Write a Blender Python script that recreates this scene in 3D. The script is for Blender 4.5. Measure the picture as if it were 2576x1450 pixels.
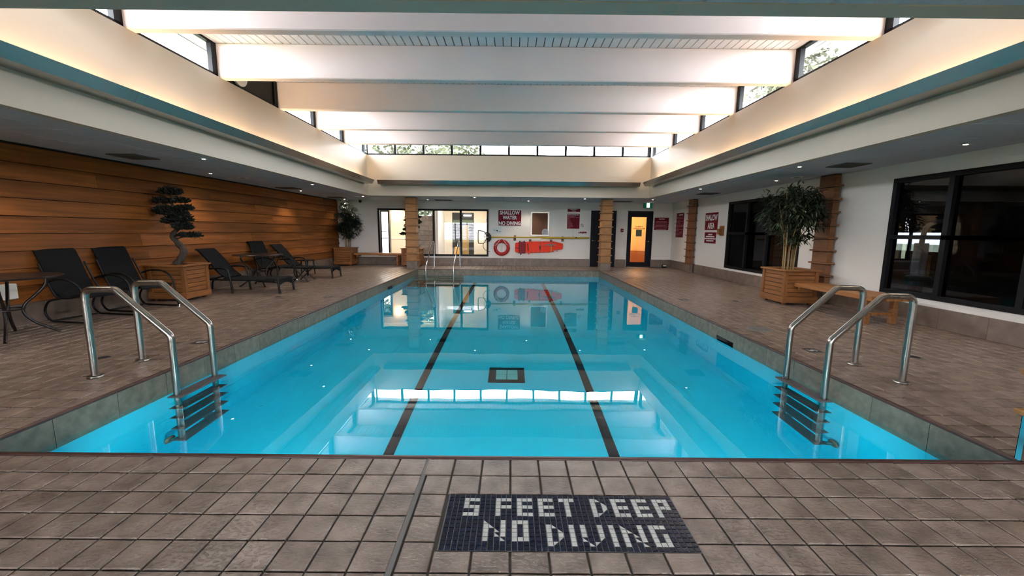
import bpy, bmesh, math, random
import numpy as np
from mathutils import Matrix, Vector

S = bpy.context.scene
C = S.collection
for o in list(bpy.data.objects):
    bpy.data.objects.remove(o)

# ------------------------------------------------------------------ camera
F_PX, PITCH, ROLL, YAW, CAM_H = 1027.19, 0.1382, 0.0097, 0.0020, 1.30
def _dir(x, u, d):
    cp, sp = math.cos(PITCH), math.sin(PITCH)
    cy, sy = math.cos(YAW), math.sin(YAW)
    Y = d * cp + u * sp
    Z = -d * sp + u * cp
    return Vector((x * cy + Y * sy, -x * sy + Y * cy, Z))
_c, _s = math.cos(ROLL), math.sin(ROLL)
right, up, fwd = _dir(_c, _s, 0), _dir(-_s, _c, 0), _dir(0, 0, 1)
cam_d = bpy.data.cameras.new('camera')
cam = bpy.data.objects.new('camera', cam_d)
C.objects.link(cam)
cam.matrix_world = Matrix(((right.x, up.x, -fwd.x, 0), (right.y, up.y, -fwd.y, 0),
                           (right.z, up.z, -fwd.z, CAM_H), (0, 0, 0, 1)))
cam_d.sensor_fit = 'HORIZONTAL'
cam_d.sensor_width = 36.0
cam_d.lens = F_PX / 2576 * 36.0
cam_d.clip_start = 0.05
cam_d.clip_end = 500
S.camera = cam

# ------------------------------------------------------------------ sky, exposure
WORLD_STRENGTH = 8.5
COVE_W = 2.2
SPOT_W = 7.5
ADDED_POOL_LAMP_W = 4.3
EXPOSURE = 2.4
w = bpy.data.worlds.new('overcast_sky')
S.world = w
w.use_nodes = True
bg = w.node_tree.nodes['Background']
bg.inputs['Color'].default_value = (0.86, 0.92, 1.0, 1)
bg.inputs['Strength'].default_value = WORLD_STRENGTH
S.view_settings.view_transform = 'Standard'
S.view_settings.look = 'None'
S.view_settings.gamma = 1.0
S.view_settings.exposure = EXPOSURE
S.view_settings.use_curve_mapping = False
cy = S.cycles
cy.use_denoising = True
cy.use_adaptive_sampling = True
cy.adaptive_threshold = 0.04
cy.max_bounces = 8
cy.diffuse_bounces = 4
cy.glossy_bounces = 4
cy.transmission_bounces = 8
cy.transparent_max_bounces = 12
cy.sample_clamp_indirect = 6.0
cy.blur_glossy = 0.5
cy.caustics_refractive = True
cy.caustics_reflective = False

# main dimensions (metres); X right, Y away from the camera, Z up, deck at 0
XL, XR, YF, YN, ZC = -6.5, 6.0, 15.45, -2.2, 2.386
PX0, PX1, PY0, PY1 = -3.16, 2.97, 2.22, 13.75      # pool
ZW, ZB = -0.195, -1.60                              # water level, pool bottom
OX0, OX1, OY0, OY1 = -4.575, 4.355, 2.22, 13.245    # roof opening
ZS, ZP = 3.634, 4.138                               # clerestory sill, plank ceiling

# portals: sampling guides only, at the openings that let the sky in
def portal(loc, rot, sx, sy):
    l = bpy.data.lights.new('sky_portal', 'AREA')
    l.shape = 'RECTANGLE'; l.size = sx; l.size_y = sy
    o = bpy.data.objects.new('sky_portal', l)
    C.objects.link(o); o.location = loc; o.rotation_euler = rot
    l.cycles.is_portal = True
HB = ZP - ZS
portal((OX0 - .16, (OY0 + OY1) / 2, (ZS + ZP) / 2), (0, -math.pi / 2, 0), HB, OY1 - OY0)
portal((OX1 + .16, (OY0 + OY1) / 2, (ZS + ZP) / 2), (0, math.pi / 2, 0), HB, OY1 - OY0)
portal(((OX0 + OX1) / 2, OY1 + .16, (ZS + ZP) / 2), (-math.pi / 2, 0, 0), OX1 - OX0, HB)
portal(((OX0 + OX1) / 2, OY0 - .16, (ZS + ZP) / 2), (math.pi / 2, 0, 0), OX1 - OX0, HB)

# ------------------------------------------------------------------ materials
def srgb(r, g, b):
    f = lambda c: (c / 255) / 12.92 if c / 255 <= .04045 else ((c / 255 + .055) / 1.055) ** 2.4
    return (f(r), f(g), f(b))
MATS = {}
def _new(name):
    m = bpy.data.materials.new(name); m.use_nodes = True
    nt = m.node_tree
    return m, nt, nt.nodes['Principled BSDF']
def mat(name, col, rough=.6, metal=0.0, var=0.0, vs=3.0, stretch=(1, 1, 1), bump=0.0, bs=40.0,
        rnd=0.0, spec=.5, coord='Object', detail=4.0, coat=0.0):
    """plain procedural material: noise colour variation, per-object variation, fine relief"""
    m, nt, p = _new(name)
    N, L = nt.nodes, nt.links
    p.inputs['Roughness'].default_value = rough
    p.inputs['Metallic'].default_value = metal
    p.inputs['Specular IOR Level'].default_value = spec
    p.inputs['Coat Weight'].default_value = coat
    tc = N.new('ShaderNodeTexCoord'); mp = N.new('ShaderNodeMapping')
    if coord == 'Position':
        g = N.new('ShaderNodeNewGeometry'); L.new(g.outputs['Position'], mp.inputs['Vector'])
    else:
        L.new(tc.outputs[coord], mp.inputs['Vector'])
    mp.inputs['Scale'].default_value = stretch
    vec = mp.outputs['Vector']
    if rnd or var:
        oi = N.new('ShaderNodeObjectInfo')
    if var:
        if rnd:
            ad = N.new('ShaderNodeVectorMath'); ad.operation = 'ADD'
            ml = N.new('ShaderNodeMath'); ml.operation = 'MULTIPLY'; ml.inputs[1].default_value = 37.0
            L.new(oi.outputs['Random'], ml.inputs[0]); L.new(vec, ad.inputs[0]); L.new(ml.outputs[0], ad.inputs[1])
            vec = ad.outputs[0]
        nz = N.new('ShaderNodeTexNoise'); nz.inputs['Scale'].default_value = vs; nz.inputs['Detail'].default_value = detail
        L.new(vec, nz.inputs['Vector'])
        rp = N.new('ShaderNodeMapRange')
        rp.inputs['From Min'].default_value = .3; rp.inputs['From Max'].default_value = .7
        rp.inputs['To Min'].default_value = 1 - var; rp.inputs['To Max'].default_value = 1 + var
        L.new(nz.outputs['Fac'], rp.inputs['Value'])
        fac = rp.outputs['Result']
        if rnd:
            r2 = N.new('ShaderNodeMapRange'); r2.inputs['To Min'].default_value = 1 - rnd; r2.inputs['To Max'].default_value = 1 + rnd
            L.new(oi.outputs['Random'], r2.inputs['Value'])
            mm = N.new('ShaderNodeMath'); mm.operation = 'MULTIPLY'
            L.new(fac, mm.inputs[0]); L.new(r2.outputs['Result'], mm.inputs[1]); fac = mm.outputs[0]
        vm = N.new('ShaderNodeVectorMath'); vm.operation = 'SCALE'
        vm.inputs[0].default_value = col
        L.new(fac, vm.inputs['Scale'])
        L.new(vm.outputs[0], p.inputs['Base Color'])
    else:
        p.inputs['Base Color'].default_value = (*col, 1)
    if bump:
        bz = N.new('ShaderNodeTexNoise'); bz.inputs['Scale'].default_value = bs; bz.inputs['Detail'].default_value = 3
        L.new(mp.outputs['Vector'], bz.inputs['Vector'])
        bm_ = N.new('ShaderNodeBump'); bm_.inputs['Strength'].default_value = bump; bm_.inputs['Distance'].default_value = .01
        L.new(bz.outputs['Fac'], bm_.inputs['Height']); L.new(bm_.outputs['Normal'], p.inputs['Normal'])
    MATS[name] = m
    return m
def emit(name, col, strength):
    m, nt, p = _new(name)
    p.inputs['Base Color'].default_value = (*col, 1)
    p.inputs['Emission Color'].default_value = (*col, 1)
    p.inputs['Emission Strength'].default_value = strength
    MATS[name] = m
    return m
def glass(name, tint=(1, 1, 1), ior=1.5):
    """thin pane: see-through with mirror reflection by angle"""
    m, nt, p = _new(name)
    N, L = nt.nodes, nt.links
    N.remove(p)
    t = N.new('ShaderNodeBsdfTransparent'); t.inputs['Color'].default_value = (*tint, 1)
    g = N.new('ShaderNodeBsdfGlossy'); g.inputs['Roughness'].default_value = 0.0
    fr = N.new('ShaderNodeFresnel'); fr.inputs['IOR'].default_value = ior
    # both faces of the thin pane reflect like air-to-glass
    ge = N.new('ShaderNodeNewGeometry'); mr = N.new('ShaderNodeMapRange')
    mr.inputs['To Min'].default_value = ior; mr.inputs['To Max'].default_value = 1 / ior
    L.new(ge.outputs['Backfacing'], mr.inputs['Value']); L.new(mr.outputs['Result'], fr.inputs['IOR'])
    mx = N.new('ShaderNodeMixShader')
    L.new(fr.outputs[0], mx.inputs[0]); L.new(t.outputs[0], mx.inputs[1]); L.new(g.outputs[0], mx.inputs[2])
    L.new(mx.outputs[0], N['Material Output'].inputs['Surface'])
    MATS[name] = m
    return m

mat('deck_grout', srgb(72, 64, 59), .85, var=.15, vs=8, bump=.3, bs=60, coord='Position')
def deck_tile_mat():
    m, nt, p = _new('deck_tile'); N, L = nt.nodes, nt.links
    g = N.new('ShaderNodeNewGeometry')
    # one shade per tile, from the tile grid, plus mottling and pits
    sn = N.new('ShaderNodeVectorMath'); sn.operation = 'SNAP'; sn.inputs[1].default_value = (.1575, .1575, 50)
    of = N.new('ShaderNodeVectorMath'); of.operation = 'ADD'; of.inputs[1].default_value = (1.57, -.1425, 20)
    L.new(g.outputs['Position'], of.inputs[0]); L.new(of.outputs[0], sn.inputs[0])
    wn = N.new('ShaderNodeTexWhiteNoise'); L.new(sn.outputs[0], wn.inputs['Vector'])
    n1 = N.new('ShaderNodeTexNoise'); n1.inputs['Scale'].default_value = 9; n1.inputs['Detail'].default_value = 6
    L.new(g.outputs['Position'], n1.inputs['Vector'])
    ramp = N.new('ShaderNodeValToRGB')
    ramp.color_ramp.elements[0].position = .3; ramp.color_ramp.elements[0].color = (*srgb(108, 90, 78), 1)
    ramp.color_ramp.elements[1].position = .72; ramp.color_ramp.elements[1].color = (*srgb(158, 137, 123), 1)
    ad = N.new('ShaderNodeMath'); ad.operation = 'MULTIPLY_ADD'; ad.inputs[1].default_value = .16; 
    L.new(wn.outputs['Value'], ad.inputs[0])
    sb = N.new('ShaderNodeMath'); sb.operation = 'SUBTRACT'; sb.inputs[1].default_value = .08
    L.new(n1.outputs['Fac'], sb.inputs[0]); L.new(sb.outputs[0], ad.inputs[2])
    L.new(ad.outputs[0], ramp.inputs['Fac']); L.new(ramp.outputs['Color'], p.inputs['Base Color'])
    p.inputs['Roughness'].default_value = .30
    p.inputs['Specular IOR Level'].default_value = .85
    n2 = N.new('ShaderNodeTexNoise'); n2.inputs['Scale'].default_value = 70; n2.inputs['Detail'].default_value = 4
    mp = N.new('ShaderNodeMapping'); mp.inputs['Scale'].default_value = (.6, 1, 1)
    L.new(g.outputs['Position'], mp.inputs['Vector']); L.new(mp.outputs['Vector'], n2.inputs['Vector'])
    rr = N.new('ShaderNodeMapRange'); rr.inputs['From Min'].default_value = .32; rr.inputs['From Max'].default_value = .5
    L.new(n2.outputs['Fac'], rr.inputs['Value'])
    bu = N.new('ShaderNodeBump'); bu.inputs['Strength'].default_value = .5; bu.inputs['Distance'].default_value = .004
    L.new(rr.outputs['Result'], bu.inputs['Height']); L.new(bu.outputs['Normal'], p.inputs['Normal'])
    MATS['deck_tile'] = m
deck_tile_mat()
mat('coping_tile', srgb(118, 109, 94), .5, var=.28, vs=14, bump=.15, bs=40, rnd=.08, coord='Position', detail=8)
mat('coping_nosing', srgb(78, 50, 44), .4, var=.2, vs=10, coord='Position')
mat('base_tile', srgb(120, 104, 92), .5, var=.22, vs=7, bump=.1, bs=40, rnd=.06, coord='Position', detail=8)
mat('pool_shell', (0.010, 0.64, 0.84), .55, var=.03, vs=1.5, coord='Position')
mat('pool_black', (.004, .006, .012), .5, spec=.2)
mat('pool_step_tile', srgb(120, 104, 88), .5, var=.2, vs=8, coord='Position')
mat('drain_grate', srgb(120, 190, 190), .5)
mat('white_paint', srgb(228, 221, 213), .7, bump=.25, bs=160, coord='Position')
mat('fascia_paint', srgb(196, 183, 166), .6, bump=.05, bs=60, coord='Position')
mat('beam_paint', srgb(242, 232, 233), .55, var=.02, vs=2, coord='Position')
mat('plank_paint', srgb(232, 232, 236), .5, var=.03, vs=2, rnd=.03)
mat('ceiling_panel', srgb(190, 194, 202), .9, var=.06, vs=60, bump=.2, bs=120, coord='Position')
mat('valance_metal', srgb(176, 168, 160), .25, metal=.9, var=.12, vs=2.5, stretch=(1, .3, 1), bump=.02, bs=30, coord='Position')
mat('black_frame', (.006, .006, .007), .55, spec=.2)
mat('black_louver', (.01, .01, .011), .7)
mat('cedar_board', srgb(132, 76, 30), .6, spec=.25, var=.34, vs=2.2, stretch=(3, .42, 9), bump=.10, bs=8, rnd=.34, detail=7)
mat('cedar_post', srgb(132, 82, 40), .5, var=.25, vs=4, stretch=(6, 6, .6), bump=.1, bs=10, rnd=.08, detail=6)
mat('cedar_slat', srgb(140, 88, 44), .5, var=.25, vs=4, stretch=(1, 1, 6), bump=.1, bs=10, rnd=.12, detail=6)
mat('pilaster_wood_shaded', srgb(122, 76, 42), .55, var=.22, vs=4, stretch=(1.2, 1.2, 8), bump=.08, bs=10, rnd=.08, detail=6)  # column wood again, its colour darkened for weaker light at the right wall
mat('column_wood', srgb(160, 110, 62), .5, var=.22, vs=4, stretch=(1.2, 1.2, 8), bump=.08, bs=10, rnd=.06, detail=6)
mat('bench_wood', srgb(150, 98, 52), .5, var=.28, vs=5, stretch=(8, .7, 8), bump=.1, bs=10, rnd=.10, detail=6)
mat('soil', srgb(70, 52, 38), .95, var=.5, vs=30, bump=.8, bs=60)
mat('steel', srgb(158, 152, 144), .28, metal=1.0, var=.06, vs=30, bump=.03, bs=300)
mat('chrome', srgb(205, 205, 208), .12, metal=1.0)
mat('tread_grey', srgb(92, 88, 90), .6, bump=.8, bs=220, coord='Position')
mat('sling_black', srgb(7, 7, 10), .8, spec=.25, bump=.25, bs=300, var=.1, vs=40)
mat('frame_black', srgb(9, 9, 10), .45, spec=.35)
mat('frame_bronze', srgb(28, 20, 18), .35)
mat('table_slate', srgb(40, 32, 30), .3, var=.3, vs=9)
mat('bark', srgb(72, 60, 52), .9, var=.4, vs=18, stretch=(1, 1, .4), bump=.6, bs=30)
mat('needle_green', srgb(22, 28, 18), .7, var=.5, vs=9)
mat('leaf_green', srgb(34, 46, 28), .5, var=.45, vs=8, coord='Position')
mat('leaf_dark', srgb(30, 42, 32), .4, var=.45, vs=8, coord='Position')
mat('cane', srgb(140, 112, 62), .5, var=.3, vs=6)
mat('sign_red', srgb(112, 8, 28), .6, spec=.2)
mat('sign_white', srgb(232, 228, 228), .5)
mat('sign_line', srgb(180, 120, 132), .6, spec=.2)
mat('ink_black', (.01, .01, .01), .6)
mat('cork', srgb(112, 76, 58), .9, var=.25, vs=120)
mat('alu', srgb(190, 178, 166), .38, metal=1.0)
mat('paper', srgb(214, 216, 216), .7)
mat('paper_grey', srgb(176, 178, 184), .7)
mat('ring_red', srgb(166, 28, 24), .5, spec=.3, var=.12, vs=6)
mat('rope_white', srgb(226, 214, 208), .8)
mat('board_orange', srgb(240, 56, 18), .5, spec=.25)
mat('strap_red', srgb(128, 14, 26), .7, var=.2, vs=20)
mat('strap_black', (.015, .013, .015), .7)
mat('pole_yellow', srgb(190, 156, 34), .4)
mat('bracket_wood', srgb(112, 78, 52), .6, var=.3, vs=30)
mat('navy_door', srgb(12, 11, 20), .55, spec=.25)
mat('mosaic_navy', srgb(30, 32, 52), .16, var=.3, vs=20, coord='Position')
mat('mosaic_white', srgb(206, 204, 198), .2, var=.08, vs=20, coord='Position')
mat('mosaic_grout', srgb(120, 116, 112), .8)
mat('marker_dark', srgb(38, 38, 44), .4)
mat('grey_plastic', srgb(120, 118, 114), .6)
mat('white_enamel', srgb(224, 222, 214), .4)
mat('vent_grey', srgb(90, 88, 86), .7)
mat('hall_cream', srgb(236, 226, 206), .7)
mat('hall_floor', srgb(140, 126, 110), .6)
mat('hall_white', srgb(238, 238, 240), .6)
mat('stone_block', srgb(96, 90, 88), .85, var=.25, vs=9, bump=.3, bs=30, rnd=.15)
mat('hall_wood', srgb(168, 138, 86), .5, var=.15, vs=6)
mat('safety_yellow', srgb(240, 176, 24), .5)
mat('change_wall', srgb(232, 196, 140), .6, var=.05, vs=3)
mat('change_base', srgb(150, 92, 46), .6)
mat('poster_green', srgb(92, 108, 84), .6)
mat('exit_green', srgb(0, 150, 110), .5)
mat('gym_dark', srgb(44, 42, 40), .8)
mat('gym_floor', srgb(40, 40, 42), .6)
mat('machine_grey', srgb(150, 148, 146), .4, metal=.3)
mat('fan_brass', srgb(168, 128, 72), .4, metal=.4)
mat('label_rust', srgb(150, 64, 34), .6)
mat('roof_grey', srgb(176, 176, 172), .9)
mat('lawn', srgb(96, 104, 70), .95, var=.3, vs=.3, coord='Position')
mat('siding', srgb(206, 204, 200), .8)
mat('far_roof', srgb(128, 124, 124), .9)
mat('far_window', srgb(60, 70, 80), .2)
mat('outdoor_leaf', srgb(44, 50, 24), .7, var=.5, vs=1.2, coord='Position')
mat('outdoor_leaf_red', srgb(60, 44, 30), .7, var=.5, vs=1.2, coord='Position')
mat('outdoor_bark', srgb(92, 84, 80), .9)
glass('pane_glass')
glass('gym_glass', (.42, .43, .45))
emit('downlight_glow', (1.0, .93, .82), 14.0)
emit('sconce_glow', (1.0, .62, .30), 6.0)
emit('exit_glow', (.72, 1.0, .82), 1.1)
emit('ceiling_panel_glow', (1.0, .93, .82), 13.0)
emit('warm_panel_glow', (1.0, .76, .48), 36.0)
emit('tube_glow', (1.0, .96, .9), 5.0)
emit('gym_glow', (1.0, .84, .6), 9.0)
def water_mat():
    m, nt, p = _new('pool_water'); N, L = nt.nodes, nt.links
    p.inputs['Base Color'].default_value = (.40, .95, 1.0, 1)
    p.inputs['Roughness'].default_value = 0.0
    p.inputs['IOR'].default_value = 1.333
    p.inputs['Transmission Weight'].default_value = 1.0
    g = N.new('ShaderNodeNewGeometry')
    n = N.new('ShaderNodeTexNoise'); n.inputs['Scale'].default_value = 1.6; n.inputs['Detail'].default_value = 2
    L.new(g.outputs['Position'], n.inputs['Vector'])
    b = N.new('ShaderNodeBump'); b.inputs['Strength'].default_value = .022; b.inputs['Distance'].default_value = .05
    L.new(n.outputs['Fac'], b.inputs['Height']); L.new(b.outputs['Normal'], p.inputs['Normal'])
    MATS['pool_water'] = m
water_mat()

# ------------------------------------------------------------------ helpers
class MB:
    """collects boxes, tubes, prisms... and builds ONE mesh object"""
    def __init__(s): s.v, s.f = [], []
    def add(s, vs, fs):
        k = len(s.v); s.v += [tuple(map(float, q)) for q in vs]; s.f += [tuple(i + k for i in q) for q in fs]; return s
    def box(s, x0, x1, y0, y1, z0, z1):
        return s.add([(x0,y0,z0),(x1,y0,z0),(x1,y1,z0),(x0,y1,z0),(x0,y0,z1),(x1,y0,z1),(x1,y1,z1),(x0,y1,z1)],
                     [(0,3,2,1),(4,5,6,7),(0,1,5,4),(1,2,6,5),(2,3,7,6),(3,0,4,7)])
    def bbox(s, x0, x1, y0, y1, z0, z1, b=.004):
        """box with all top edges and sides chamfered"""
        def ring(i, z): return [(x0+i,y0+i,z),(x1-i,y0+i,z),(x1-i,y1-i,z),(x0+i,y1-i,z)]
        vs = ring(b, z0) + ring(0, z0 + b) + ring(0, z1 - b) + ring(b, z1)
        fs = [(3,2,1,0), (12,13,14,15)]
        for r in range(3):
            for k in range(4):
                a, c = r*4+k, r*4+(k+1) % 4
                fs.append((a, c, c+4, a+4))
        return s.add(vs, fs)
    def tube(s, pts, r, n=10, closed=False):
        P = [Vector(p) for p in pts]; m = len(P)
        rs = r if hasattr(r, '__len__') else [r] * m
        T = []
        for i in range(m):
            a = P[(i-1) % m] if (closed or i > 0) else P[i]
            b = P[(i+1) % m] if (closed or i < m-1) else P[i]
            T.append((b - a).normalized())
        ref = Vector((0, 0, 1)) if abs(T[0].z) < .9 else Vector((1, 0, 0))
        U = (ref - T[0] * ref.dot(T[0])).normalized()
        vs = []
        for i in range(m):
            U = (U - T[i] * U.dot(T[i]))
            U = U.normalized() if U.length > 1e-6 else T[i].orthogonal().normalized()
            W = T[i].cross(U)
            for k in range(n):
                a = 2 * math.pi * k / n
                vs.append(P[i] + (U * math.cos(a) + W * math.sin(a)) * rs[i])
        fs = []
        for i in range(m if closed else m - 1):
            j = (i + 1) % m
            for k in range(n):
                fs.append((i*n+k, i*n+(k+1) % n, j*n+(k+1) % n, j*n+k))
        if not closed:
            fs.append(tuple(range(n-1, -1, -1))); fs.append(tuple((m-1)*n + k for k in range(n)))
        return s.add(vs, fs)
    def lathe(s, prof, c=(0,0,0), n=24, axis='z'):
        vs, fs = [], []
        for r, h in prof:
            for k in range(n):
                a = 2*math.pi*k/n
                x, y = r*math.cos(a), r*math.sin(a)
                q = {'z': (x, y, h), 'y': (x, h, y), 'x': (h, x, y)}[axis]
                vs.append((q[0]+c[0], q[1]+c[1], q[2]+c[2]))
        for i in range(len(prof)-1):
            for k in range(n):
                fs.append((i*n+k, i*n+(k+1) % n, (i+1)*n+(k+1) % n, (i+1)*n+k))
        fs.append(tuple(range(n-1, -1, -1))); fs.append(tuple((len(prof)-1)*n+k for k in range(n)))
        return s.add(vs, fs)
    def prism(s, poly, c0, c1, f):
        """2-D outline (a, b) extruded from c0 to c1; f(a, b, c) -> xyz"""
        n = len(poly)
        vs = [f(a, b, c0) for a, b in poly] + [f(a, b, c1) for a, b in poly]
        fs = [tuple(range(n-1, -1, -1)), tuple(range(n, 2*n))] + [(i, (i+1) % n, n+(i+1) % n, n+i) for i in range(n)]
        return s.add(vs, fs)
    def mesh(s, name, material, smooth=None, normals=True):
        me = bpy.data.meshes.new(name)
        me.from_pydata(s.v, [], s.f)
        if normals:
            b = bmesh.new(); b.from_mesh(me); bmesh.ops.recalc_face_normals(b, faces=b.faces[:]); b.to_mesh(me); b.free()
        me.materials.append(MATS[material])
        if smooth:
            me.polygons.foreach_set('use_smooth', [True] * len(me.polygons))
            me.set_sharp_from_angle(angle=smooth)
        me.update()
        return me
    def build(s, name, material, parent=None, smooth=None, loc=None, normals=True):
        return link(name, s.mesh(name, material, smooth, normals), parent, loc)
def link(name, me, parent=None, loc=None):
    o = bpy.data.objects.new(name, me); C.objects.link(o)
    if parent is not None: o.parent = parent
    if loc is not None: o.location = loc
    return o
def tag(o, label=None, cat=None, group=None, kind=None):
    if label: o['label'] = label
    if cat: o['category'] = cat
    if group: o['group'] = group
    if kind: o['kind'] = kind
    return o
def struct(o, label=None): o['kind'] = 'structure'; return tag(o, label) if label else o
def empty(name, loc=(0,0,0), rz=0.0, label=None, cat=None, group=None):
    o = bpy.data.objects.new(name, None); C.objects.link(o)
    o.location = loc; o.rotation_euler = (0, 0, rz); o.empty_display_size = .1
    return tag(o, label, cat, group)
def copy_tree(o, parent=None):
    c = o.copy(); C.objects.link(c)
    if parent is not None: c.parent = parent
    for ch in list(o.children): copy_tree(ch, c)
    return c
def part(name, m, parent, smooth=None):
    """decorator-free short cut: returns an MB and a finisher"""
    b = MB(); return b, lambda: b.build(name, m, parent, smooth)
def bez(pts, n=6):
    """Catmull-Rom through the points"""
    P = [Vector(p) for p in pts]; out = []
    for i in range(len(P) - 1):
        p0 = P[i-1] if i else P[0]*2 - P[1]; p1, p2 = P[i], P[i+1]; p3 = P[i+2] if i + 2 < len(P) else P[-1]*2 - P[-2]
        for k in range(n):
            t = k / n
            out.append(.5*((2*p1) + (p2-p0)*t + (2*p0-5*p1+4*p2-p3)*t*t + (3*p1-p0-3*p2+p3)*t**3))
    out.append(P[-1]); return out
def text(body, w, h, material, parent, loc, rot, name='lettering', bold=.0, depth=.0015):
    """flat print: letters scaled to a w x h box centred on loc (parent space)"""
    cu = bpy.data.curves.new('t', 'FONT'); cu.body = body; cu.align_x = 'CENTER'; cu.align_y = 'CENTER'
    cu.offset = bold; cu.extrude = .004; cu.resolution_u = 4; cu.space_line = .95
    o = bpy.data.objects.new('t', cu); C.objects.link(o)
    dg = bpy.context.evaluated_depsgraph_get()
    me = bpy.data.meshes.new_from_object(o.evaluated_get(dg), depsgraph=dg)
    bpy.data.objects.remove(o); bpy.data.curves.remove(cu)
    me.name = name
    v = np.empty(len(me.vertices)*3); me.vertices.foreach_get('co', v); v = v.reshape(-1, 3)
    lo, hi = v.min(0), v.max(0); v -= (lo + hi) / 2
    v[:, 0] *= w / (hi[0]-lo[0]); v[:, 1] *= h / (hi[1]-lo[1]); v[:, 2] *= depth / max(1e-6, hi[2]-lo[2])
    me.vertices.foreach_set('co', v.ravel()); me.materials.clear(); me.materials.append(MATS[material]); me.update()
    t = link(name, me, parent, loc); t.rotation_euler = rot
    return t
def proj(X, Y, Z):
    v = Vector((X, Y, Z - CAM_H)); d = v.dot(fwd)
    return 1288 + F_PX * v.dot(right) / d, 725 - F_PX * v.dot(up) / d, d
rng = random.Random(7)
# ================================================================== FLOOR, POOL
T = .1575
floor_mb = MB()
ZD = -.30                                    # deck slab, with notches for the two skimmers
def slab(x0, x1, y0, y1, z0=-.5, z1=-.008): floor_mb.box(x0, x1, y0, y1, z0, z1)
slab(XL - .3, XR + .3, YN - .3, PY0 - .012)
slab(XL - .3, XR + .3, PY1 + .012, YF + .16)
for x0, x1, sy0, sy1 in ((XL - .3, PX0 - .012, 10.36, 10.79), (PX1 + .012, XR + .3, 5.29, 5.74)):
    slab(x0, x1, PY0 - .012, sy0); slab(x0, x1, sy1, PY1 + .012)
    slab(x0, x1, sy0, sy1, -.152, -.008); slab(x0, x1, sy0, sy1, -.5, -.30)
    deep = (x0, x1 - .25) if x0 < 0 else (x0 + .25, x1)
    slab(deep[0], deep[1], sy0, sy1, -.30, -.152)
floor = struct(floor_mb.build('floor', 'deck_grout'), 'brown tiled pool deck')

MOS = (-.305, .795, 1.513, 1.873)
def rects():
    out = []
    strips = [(XL, XR, YN, PY0 - .03), (XL, PX0 - .03, PY0 - .03, PY1 + .03), (PX1 + .03, XR, PY0 - .03, PY1 + .03), (XL, XR, PY1 + .03, YF)]
    for (a, b, c, d) in strips:
        i0, i1 = math.floor((a + 1.57) / T), math.ceil((b + 1.57) / T)
        j0, j1 = math.floor((c - 2.19) / T), math.ceil((d - 2.19) / T)
        for i in range(i0, i1):
            for j in range(j0, j1):
                x0, x1 = max(a, -1.57 + i*T), min(b, -1.57 + (i+1)*T)
                y0, y1 = max(c, 2.19 + j*T), min(d, 2.19 + (j+1)*T)
                if x1 - x0 < .035 or y1 - y0 < .035: continue
                if x0 > MOS[0]-.05 and x1 < MOS[1]+.05 and y1 > MOS[2]+.01 and y0 < MOS[3]-.01:
                    if y0 < MOS[2] - .035: y1 = MOS[2]
                    else: continue
                if abs(x0 + .4675) < .02 and y1 < 2.1: x0 += .022      # room for the expansion joint
                out.append((x0, x1, y0, y1))
    return out
R_ = rects()
def px_area(r):
    q = [proj(x, y, 0) for x in r[:2] for y in r[2:]]
    if min(p[2] for p in q) < .1: return 0
    xs, ys = [p[0] for p in q], [p[1] for p in q]
    if max(xs) < 0 or min(xs) > 2576 or min(ys) > 1450: return 0
    wx = (min(2576, max(xs)) - max(0, min(xs))) / max(1e-6, max(xs) - min(xs))
    return wx * (r[1]-r[0]) * (r[3]-r[2]) / (q[0][2] ** 3)
R_.sort(key=lambda r: -px_area(r))
G = .0045
cache = {}
for n_, (x0, x1, y0, y1) in enumerate(R_[:300]):
    key = (round(x1-x0, 3), round(y1-y0, 3))
    if key not in cache:
        hx, hy = (x1-x0)/2 - G, (y1-y0)/2 - G
        cache[key] = MB().bbox(-hx, hx, -hy, hy, -.012, 0, .0035).mesh('tile', 'deck_tile')
    o = link('tile', cache[key], floor, ((x0+x1)/2, (y0+y1)/2, rng.uniform(-.0012, .0004)))
    o.rotation_euler = (rng.gauss(0, .004), rng.gauss(0, .004), rng.gauss(0, .003))
tf = MB()
for (x0, x1, y0, y1) in R_[300:]:
    a, b, c, d = x0+G, x1-G, y0+G, y1-G; e = .003
    s = [rng.gauss(0, .0006) for _ in range(4)]
    tf.add([(a,c,-.01),(b,c,-.01),(b,d,-.01),(a,d,-.01),(a+e,c+e,s[0]),(b-e,c+e,s[1]),(b-e,d-e,s[2]),(a+e,d-e,s[3])],
           [(4,5,6,7),(0,1,5,4),(1,2,6,5),(2,3,7,6),(3,0,4,7)])
tag(tf.build('tile_field', 'deck_tile', floor, normals=False), 'smaller and farther brown deck tiles', kind='stuff')
# expansion joint in the near deck
MB().box(-.472, -.451, YN + .05, 2.19, -.012, -.001).build('expansion_joint', 'mosaic_grout', floor)

pool = struct(MB().add(
    [(PX0,PY0,ZB),(PX1,PY0,ZB),(PX1,PY1,ZB),(PX0,PY1,ZB),(PX0,PY0,-.29),(PX1,PY0,-.29),(PX1,PY1,-.29),(PX0,PY1,-.29)],
    [(0,1,2,3),(0,4,5,1),(1,5,6,2),(2,6,7,3),(3,7,4,0)]).build('pool_basin', 'pool_shell', normals=False), 'turquoise pool basin')
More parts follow.
